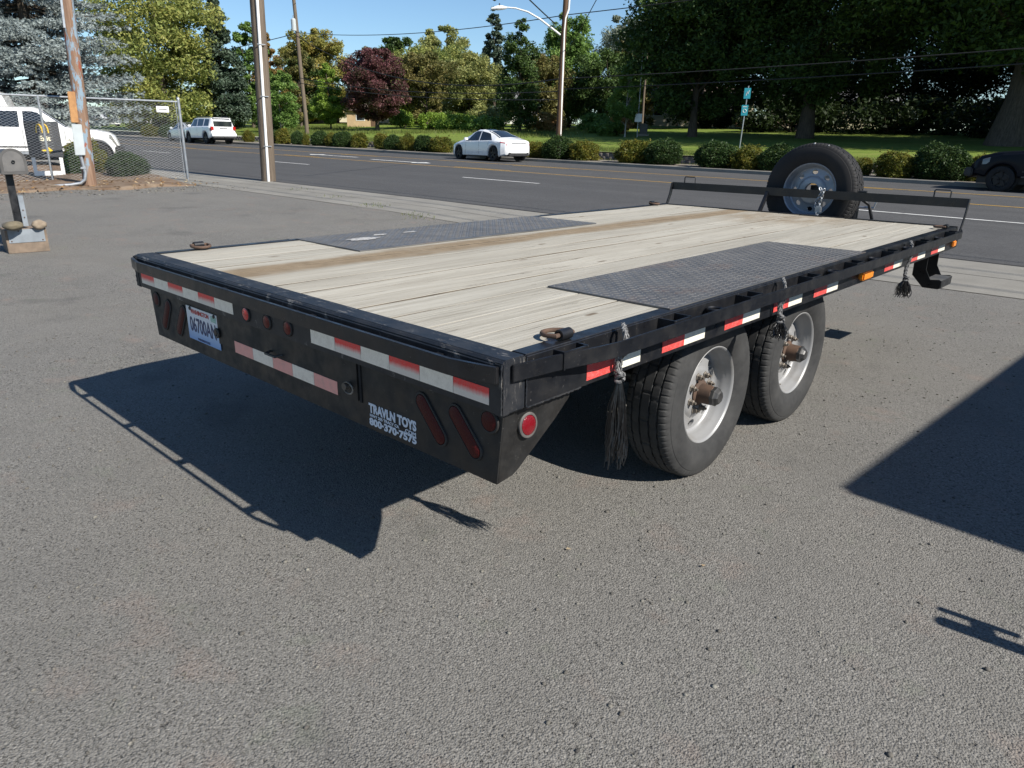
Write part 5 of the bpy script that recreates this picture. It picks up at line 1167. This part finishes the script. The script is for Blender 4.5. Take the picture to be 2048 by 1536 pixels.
# streetlight pole
p4, d4 = wood_pole('streetlight_pole', 'brown wooden pole with white conduit and a curved streetlight arm', (-22.75, 29.2, .55), (-22.6, 29.35, 11.5), .155, .12, 'pole_dark')
q = Vector((.72, -.70, 0)); rr4 = Vector((.70, .72, 0))
MB().tube([tuple(q*.10+rr4*.10+Vector((0, 0, 0))), tuple(q*.10+rr4*.12+Vector((0, 0, 6.0))), tuple(q*.10+rr4*.16+Vector((0, 0, 6.6))), tuple(q*.10+rr4*.30+Vector((0, 0, 7.0))), tuple(q*.10+rr4*.33+Vector((0, 0, 7.9)))], .05, 10).obj('conduit', MT['white_plain'], p4, True, smooth=True)
MB().tube([tuple(-rr4*a+Vector((0, 0, z))) for a, z in ((.05, 5.85), (.5, 6.15), (1.1, 6.55), (1.7, 6.85), (2.3, 7.0), (2.85, 7.03))], [.05, .048, .044, .04, .036, .034], 10).obj('lamp_arm', MT['white_plain'], p4, True, smooth=True)
MB().tube([tuple(-rr4*a+Vector((0, 0, z))) for a, z in ((2.75, 7.01), (2.95, 7.01), (3.2, 6.99), (3.5, 6.95))], [.05, .10, .11, .04], 10).obj('lamp_head', MT['white_plain'], p4, True, smooth=True)
MB().tube([tuple(-rr4*3.1+Vector((0, 0, 7.08))), tuple(-rr4*3.1+Vector((0, 0, 7.2)))], .03, 8).obj('photocell', MT['trim'], p4, True)
# slender poles on the lawn
p5, _ = wood_pole('slender_pole', 'slender grey wooden pole among the trees right of the streetlight', (-36.3, 57.5, 2.3), (-36.3, 57.6, 10.1), .11, .08, 'pole')
sg = empty('sign_post', (-28.6, 45.3, 1.62), 0, 'thin steel post with a small white sign on the lawn', 'sign')
MB().tube([(0, 0, -.2), (0, 0, 6.2)], .035, 8).obj('post', MT['galv'], sg, True, smooth=True)
MB().box(-.25, .25, -.04, -.036, 1.15, 1.7).obj('sign_plate', MT['white_plain'], sg, True, m=Matrix.Rotation(R(38), 4, 'Z'))
rs = empty('route_sign', (-15.64, 35.36, terrain(-15.64, 35.36)), R(20), 'leaning post with two teal route signs on the lawn', 'sign')
MB().tube([(0, 0, -.2), (.12, 0, 3.1)], .03, 8).obj('post', MT['galv'], rs, True, smooth=True)
for (z, x) in ((2.50, .10), (1.70, .06)):
    s1 = MB().box(x-.16, x+.16, -.036, -.032, z, z+.5).obj('sign_plate', MT['teal'], rs, True, bevel=.001)
    if z > 2: MB().tube([(x-.06, -.038, z+.14), (x-.01, -.038, z+.34), (x+.03, -.038, z+.22), (x+.08, -.038, z+.4)], .012, 4).obj('sign_symbol', MT['white_plain'], s1, True)
    else:
        MB().tube([(x+.08*math.cos(a), -.038, z+.22+.08*math.sin(a)) for a in fr(0, 2*math.pi*.95, 14)], .012, 4, closed=True).obj('sign_symbol', MT['white_plain'], s1, True)
        MB().box(x-.1, x+.1, -.039, -.0365, z+.40, z+.44).obj('sign_lettering', MT['white_plain'], s1, True)
def wire(a, b, sag, r, label, n=24):
    a, b = Vector(a), Vector(b); pts = [a.lerp(b, k/n)-Vector((0, 0, sag*4*(k/n)*(1-k/n))) for k in range(n+1)]
    MB().tube(pts, r, 5).obj('overhead_wire', MT['wire'], smooth=True, label=label, category='wire')
wire((-54.4, 33.6, 9.4), (-22.6, 29.3, 7.3), .5, .022, 'thin telephone line from the transformer pole to the streetlight pole')
wire((-54.4, 33.6, 9.2), (-22.7, 29.3, 4.4), 1.6, .03, 'thick sagging cable from the transformer pole down to the streetlight pole')
wire((-54.4, 33.6, 6.0), (-22.7, 29.3, 3.8), .5, .025, 'lower cable crossing the trees left of the streetlight pole')
wire((-54.4, 33.6, 5.6), (-22.7, 29.3, 3.4), .4, .025, 'lowest cable crossing the trees left of the streetlight pole')
wire((-22.6, 29.3, 7.3), (20, 33.5, 9.5), .5, .022, 'upper cable running right from the streetlight pole')
wire((-22.7, 29.3, 4.4), (22, 33.0, 6.0), .4, .022, 'middle cable running right across the dark trees')
wire((-22.7, 29.3, 3.9), (22, 33.0, 5.5), .4, .022, 'lower cable running right across the dark trees')
wire((-54.4, 33.6, 9.3), (-95, 30.0, 8.6), .6, .03, 'cable running left from the transformer pole behind the near pole')
for k, (dx, zz) in enumerate(((-.5, 12.1), (0, 12.15), (.5, 12.1))):
    wire((-54.4+dx, 33.6+dx*1.1, zz), (-24, 4+1.5*k, 13.0+.4*k), .3, .018, ORD[k]+' of the high power lines at the top left of the sky')
wire((-15.5, 8.6, 11.4), (-23.0, 29.0, 6.9), .4, .03, 'thick service cable dropping from above to the streetlight pole')
wire((-2.0, 12.0, 12.5), (-24.5, 31.5, 5.5), .3, .018, 'thin diagonal line crossing the sky left of the streetlight')
for k, y in enumerate((-1.1, 0, 1.1)):
    wire((-15.45, 8.95+y, 11.35), (26, 10.0+y, 11.35), .5, .022, 'power line '+('nearest the lot', 'in the middle', 'nearest the road')[k]+', overhead along the near sidewalk')

# ------------------------------------------------------------------ chain-link fence
FA, FB = Vector((-16.85, 7.09, 0)), Vector((-17.25, .6, 0)); fl_ = (FB-FA).length; fd = (FB-FA).normalized()
fe = empty('chain_link_fence', (-17.05, 3.85, .3), 0, 'galvanised chain-link fence with a top rail at the left', 'fence')
def fz(s): p_ = FA+fd*s; return plane(p_.x, p_.y)+.02
FH = 1.88
for s in (0, 3.05, 6.1): 
    p_ = FA+fd*s; MB().tube([(p_.x, p_.y, fz(s)-.2), (p_.x, p_.y, fz(s)+FH+(.06 if s == 0 else .02))], .036 if s == 0 else .026, 12).obj('fence_post', MT['galv'], fe, smooth=True)
p_ = FA; MB().lathe([(0, .04), (.03, .035), (.05, .015), (.055, 0)], 12, axis=2, m=Matrix.Translation((p_.x, p_.y, fz(0)+FH+.06))).obj('post_cap', MT['galv'], fe, smooth=True)
MB().tube([tuple((FA+fd*s)+Vector((0, 0, fz(s)+FH))) for s in (0, 3.05, fl_)], .021, 10).obj('top_rail', MT['galv'], fe, smooth=True)
MB().tube([tuple((FA+fd*.08)+Vector((.02, 0, fz(0)+.06))), tuple((FA+fd*.08)+Vector((.02, 0, fz(0)+FH-.02)))], .009, 6).obj('tension_bar', MT['galv'], fe)
for z in (.25, .75, 1.25, 1.7): MB().lathe([(z, .04), (z+.03, .04)], 12, axis=2, m=Matrix.Translation((FA.x, FA.y, fz(0)))).obj('tension_band', MT['galv'], fe)
V = []; F = []; pit = .058; ncol = int((fl_-.1)/pit); nz = int((FH-.08)/(pit/2)); off = Vector((.03, 0, 0))
for i in range(ncol):
    idx = []
    for k in range(nz+1):
        s = .09+pit*(i+(1 if (k+i) % 2 else 0)); c = (FA+fd*s)+off+Vector((.003*(1 if k % 2 else -1), 0, fz(s)+.05+k*pit/2)); b0 = len(V)
        V += [(c.x+.0033, c.y, c.z), (c.x-.0017, c.y+.0033, c.z), (c.x-.0017, c.y-.0033, c.z)]; idx.append(b0)
    for k in range(nz):
        a, b_ = idx[k], idx[k+1]
        for j in range(3): F.append((a+j, a+(j+1) % 3, b_+(j+1) % 3, b_+j))
add('wire_mesh', fastmesh('wire_mesh', V, F, simple('bright_galvanised_wire', (.6, .62, .63), None, rough=.5, metal=.2)), fe, kind='stuff')
sp_ = (FA+fd*.42); MB().box(sp_.x+.036, sp_.x+.042, sp_.y-.15, sp_.y+.15, fz(0)+1.62, fz(0)+1.76).obj('fence_tag', MT['white_plain'], fe)
MB().box(sp_.x+.0425, sp_.x+.0432, sp_.y-.10, sp_.y+.10, fz(0)+1.68, fz(0)+1.70).obj('tag_lettering', MT['trim'], fe)

# ------------------------------------------------------------------ exit sign
es = empty('exit_sign', (-18.62, 4.44, .42), R(75), 'dark grey sign with yellow arches, the word exit and an arrow, behind the fence', 'sign')
MB().box(-.36, .36, -.05, .05, .42, 1.26).obj('sign_panel', MT['dark_sign'], es, True, bevel=.02)
for x in (-.33, .25): MB().box(x, x+.08, -.03, .03, .0, .42).obj('leg', MT['white_plain'], es, True)
MB().box(-.33, .33, -.031, .031, -.01, .10).obj('foot_rail', MT['white_plain'], es, True)
for sx_ in (-1, 1):
    MB().tube([(sx_*.062+.062*math.cos(a), -.055, .99+.20*math.sin(a)**.8) for a in fr(0, math.pi, 12)], .015, 6).obj('arch_logo', MT['sign_yellow'], es, True)
add('exit_word', text_mesh('exit_word', 'Exit', .16, MT['sign_cream'], .004), es, True, Matrix.Translation((.02, -.0535, .86)) @ Matrix.Rotation(math.pi/2, 4, 'X'))
m = MB(); m.prism([(-.08, .60), (.08, .60), (.02, .66), (.07, .66), (.15, .585), (.07, .51), (.02, .51), (.08, .57), (-.08, .57)], -.056, -.051, axis=1); m.obj('arrow_symbol', MT['sign_yellow'], es, True)

# ------------------------------------------------------------------ mailbox on its weighted stand
mbx = empty('mailbox', (-7.17, .99, plane(-7.2, .9)), R(84), 'grey arched mailbox on a black post with a steel box stand', 'mailbox')
GM = simple('dull_grey_steel', (.085, .082, .08), (.06, .058, .056), 8, .55, .2); GP = simple('grey_painted_plate', (.24, .27, .30), (.17, .19, .21), 6, .5, .2); WD = simple('old_plywood', (.20, .15, .11), (.13, .10, .075), 12, .9)
arch = [(.115*math.cos(a), 1.00+.115*math.sin(a)) for a in fr(0, math.pi, 14)]
MB().prism([(-.115, .86), (.115, .86)]+arch, .0, .52, axis=1).obj('box_body', GM, mbx, True, bevel=.002)
arch2 = [(.128*math.cos(a), 1.00+.128*math.sin(a)) for a in fr(0, math.pi, 14)]
fd2 = MB().prism([(-.128, .855), (.128, .855)]+arch2, -.012, .02, axis=1).obj('box_door', GM, mbx, True, bevel=.004)
arch3 = [(.098*math.cos(a), 1.00+.10*math.sin(a)) for a in fr(0, math.pi, 14)]
MB().prism([(-.098, .885), (.098, .885)]+arch3, -.016, -.0125, axis=1).obj('door_plate', simple('worn_grey_door', (.12, .115, .11), (.09, .087, .085), 14, .5), fd2, True, bevel=.001)
MB().lathe([(-.035, .012), (-.03, .018), (-.017, .016)], 12, axis=1, m=Matrix.Translation((0, 0, .99))).obj('door_knob', MT['trim'], fd2, True)
MB().box(-.075, -.005, .15, .22, .30, .86).obj('post', MT['black'], mbx, True, bevel=.004)
MB().box(-.005, .045, .12, .20, .28, .62).obj('post_bracket', GP, mbx, True, bevel=.003)
for z in (.38, .46): MB().lathe([(.118, .008), (.112, .006), (.112, 0)], 8, axis=1, m=Matrix.Translation((.02, 0, z))).obj('bolt', MT['rust'], mbx, True)
MB().box(-.21, .19, .0, .36, .0, .26).obj('stand_box', WD, mbx, True, bevel=.004)
MB().box(-.185, .165, -.006, -.0005, .115, .262).obj('stand_plate', GP, mbx, True, bevel=.002)
for x, z in ((-.16, .135), (.14, .135), (-.08, .245)): MB().lathe([(-.012, 0), (-.012, .006), (-.006, .008)], 8, axis=1, m=Matrix.Translation((x, 0, z))).obj('plate_bolt', MT['rust'], mbx, True)
def rock(name, loc, sc, mat, label, seed, cat='rock'):
    bm = bmesh.new(); bmesh.ops.create_icosphere(bm, subdivisions=3, radius=1); rg = random.Random(seed); ph = [rg.uniform(0, 6) for _ in range(6)]
    for v in bm.verts:
        c = v.co; k = 1+.13*math.sin(3*c.x+ph[0])*math.sin(2.5*c.y+ph[1])+.07*math.sin(6*c.z+ph[2])*math.sin(5*c.x+ph[3]); v.co = Vector((c.x*k*sc[0], c.y*k*sc[1], c.z*k*sc[2]))
    me = bpy.data.meshes.new(name); bm.to_mesh(me); bm.free(); me.materials.append(mat); me.polygons.foreach_set('use_smooth', [True]*len(me.polygons))
    return add(name, me, m=Matrix.Translation(loc) @ Matrix.Rotation(seed, 4, 'Z'), label=label, category=cat)
zb = plane(-7.2, .9)+.26
rock('cobble', (-7.13, .85, zb+.052), (.125, .10, .052), simple('brown_cobble', (.15, .125, .08), (.10, .085, .06), 12, .8, bmp=.3), 'rounded brown stone on the mailbox stand', 3)
rock('stone', (-7.14, 1.12, zb+.045), (.085, .06, .052), simple('pale_stone', (.27, .22, .16), (.18, .14, .10), 14, .85, bmp=.6, bscale=25, bdist=.01), 'pale rough stone on the right of the mailbox stand', 5)

# ------------------------------------------------------------------ park: low wall, monument, buildings
wl = empty('retaining_wall', (-20, yt(-20, FK+3.2), terrain(-20, yt(-20, FK+3.1))), 0, 'low grey block wall between the shrubs and the park lawn', 'wall')
BLK = simple('wall_block', (.13, .115, .10), (.17, .15, .13), .8, .9, world_=True)
V = []; F = []
x = -90.0; k = 0
while x < 40:
    for lv in range(2):
        xo = x+(.2 if lv else 0); y0 = yt(xo, FK+3.18); z0 = plane(xo, y0)+.12+lv*.17; i0 = len(V)
        for zz in (z0, z0+.167):
            for (a, b_) in ((xo+.001, 0), (xo+.399, 0), (xo+.399, .2), (xo+.001, .2)): V.append((a, yt(a, FK+3.18)+b_, zz))
        F += [(i0, i0+1, i0+5, i0+4), (i0+1, i0+2, i0+6, i0+5), (i0+2, i0+3, i0+7, i0+6), (i0+3, i0, i0+4, i0+7), (i0+4, i0+5, i0+6, i0+7)]
    x += .4; k += 1
add('wall_blocks', fastmesh('wall_blocks', V, F, BLK), wl, kind='stuff')
MB().grid([[(xx, yt(xx, FK+3.14), plane(xx, yt(xx, FK+3.2))+.462+dz), (xx, yt(xx, FK+3.42), plane(xx, yt(xx, FK+3.2))+.462+dz)] for dz in (.05,) for xx in [-90+2*i for i in range(66)]]).obj('wall_coping', MT['concrete'], wl)
mo = empty('stone_monument', (-29.6, 47.6, terrain(-29.6, 47.6)), R(38), 'small dark arched stone monument on the lawn', 'monument')
MB().prism([(-.3, .15), (.3, .15), (.3, .75), (.2, .9), (-.2, .9), (-.3, .75)], -.12, .12, axis=1).obj('slab', simple('dark_granite', (.03, .03, .032), (.05, .05, .05), 20, .4), mo, True, bevel=.03)
MB().box(-.4, .4, -.2, .2, -.05, .148).obj('plinth', MT['concrete'], mo, True)
def house(name, label, x, y, rz, w, d, h, wall, roof, rh, wins, door=True):
    o = empty(name, (x, y, terrain(x, y)-.1), rz, label, 'building')
    MB().box(-w/2, w/2, -d/2, d/2, 0, h).obj('wall', wall, o, True)
    rf = MB().prism([(-d/2-.4, h+.002), (d/2+.4, h+.002), (0, h+rh)], -w/2-.3, w/2+.3, axis=0).obj('roof', roof, o, True)
    for k in range(wins):
        xx = -w/2+(k+.7)*w/(wins+.4); f = MB().box(xx-.5, xx+.5, -d/2-.03, -d/2-.001, h*.4, h*.8).obj('window', MT['white_plain'], o, True)
        MB().box(xx-.42, xx+.42, -d/2-.04, -d/2-.031, h*.43, h*.77).obj('pane', MT['glass'], f, True)
    if door: MB().box(w*.38, w*.38+.9, -d/2-.03, -d/2-.001, 0.05, min(2.1, h-.1)).obj('door', MT['pole_dark'], o, True)
    return o
TAN = simple('tan_siding', (.42, .30, .17), (.36, .26, .15), 3, .8); CREAM = simple('cream_siding', (.62, .56, .42), (.55, .5, .38), 3, .8); GREYR = simple('grey_roof', (.14, .14, .14), (.2, .2, .2), 6, .85); BRR = simple('brown_roof', (.11, .08, .06), (.15, .11, .09), 6, .85)
house('shed', 'small tan shed left of the purple plum tree', -69.6, 50.6, R(50), 3.0, 2.4, 1.75, TAN, BRR, .8, 1)
house('house', 'low grey-roofed house behind the tan shed', -82, 64, R(45), 12, 7, 2.9, CREAM, GREYR, 1.5, 4)
house('house', 'white house glimpsed left of the streetlight pole', -62.5, 69.5, R(43), 8, 6, 2.6, MT['white_plain'], GREYR, 1.4, 3)
house('house', 'cream house glimpsed between trunks right of the staked young tree', -43.5, 76, R(38), 15, 7, 2.8, CREAM, BRR, 1.6, 5)
house('house', 'cream house glimpsed behind the teal route signs', -29.5, 84, R(25), 13, 7, 2.9, CREAM, GREYR, 1.6, 5)
house('house', 'tan building far behind the transformer pole', -93, 58, R(55), 12, 7, 2.8, TAN, GREYR, 1.3, 4)

# ------------------------------------------------------------------ loose stones, leaf litter on the lot
def pebbles(n, seed, reg, smin, smax, name, mat, label, dark):
    rg = np.random.default_rng(seed); bm = bmesh.new(); bmesh.ops.create_icosphere(bm, subdivisions=1, radius=1); bv = np.array([v.co[:] for v in bm.verts]); bf = np.array([[v.index for v in f.verts] for f in bm.faces]); bm.free()
    x = rg.uniform(reg[0], reg[1], n); y = rg.uniform(reg[2], reg[3], n); s = smin+(smax-smin)*rg.random(n)**3
    z = np.array([plane(a, b) for a, b in zip(x, y)]); V = []; sc = rg.uniform(.6, 1.3, (n, 1, 3))*s[:, None, None]; sc[:, :, 2] *= .55
    V = bv[None]*sc*(1+rg.normal(size=(n, len(bv), 1))*.12)+np.stack([x, y, z+s*.25], 1)[:, None]
    F = (bf[None]+(np.arange(n)*len(bv))[:, None, None]).reshape(-1, 3)
    add(name, fastmesh(name, V.reshape(-1, 3), F, mat), label=label, category='gravel', kind='stuff')
PEB = foliage('loose_stone', [(.05, .048, .045), (.13, .12, .105), (.25, .235, .21)], 3, 0, .85)
pebbles(9000, 1, (-3.5, 4.5, -1.3, 6.5), .0018, .0085, 'loose_gravel', PEB, 'loose small stones scattered over the parking lot', 0)
pebbles(1600, 2, (-16.9, -13.6, 1.0, 7.2), .006, .03, 'verge_stones', PEB, 'stones and chips on the soil verge by the fence', 0)
def litter(n, seed, reg, size, mat, name, label, zf):
    rg = np.random.default_rng(seed); C = np.stack([rg.uniform(reg[0], reg[1], n), rg.uniform(reg[2], reg[3], n), np.zeros(n)], 1); C[:, 2] = [zf(a, b)+.008 for a, b, _ in C]
    V, F = leaf_quads(C, size, rg, 3, 1.6); add(name, fastmesh(name, V, F, mat), label=label, category='leaves', kind='stuff')
LIT = foliage('dry_leaf_litter', [(.12, .06, .025), (.32, .19, .08), (.5, .42, .3)], 5, .2)
litter(420, 3, (-16.9, -14.4, 1.2, 7.0), .045, LIT, 'leaf_litter', 'dry leaves lying on the soil verge by the fence', lambda a, b: verge_z(a, b)+.02)
litter(14, 4, (-2.5, 4, -.2, 5.5), .012, LIT, 'fallen_leaves', 'a few small dry leaves lying on the parking lot', plane)
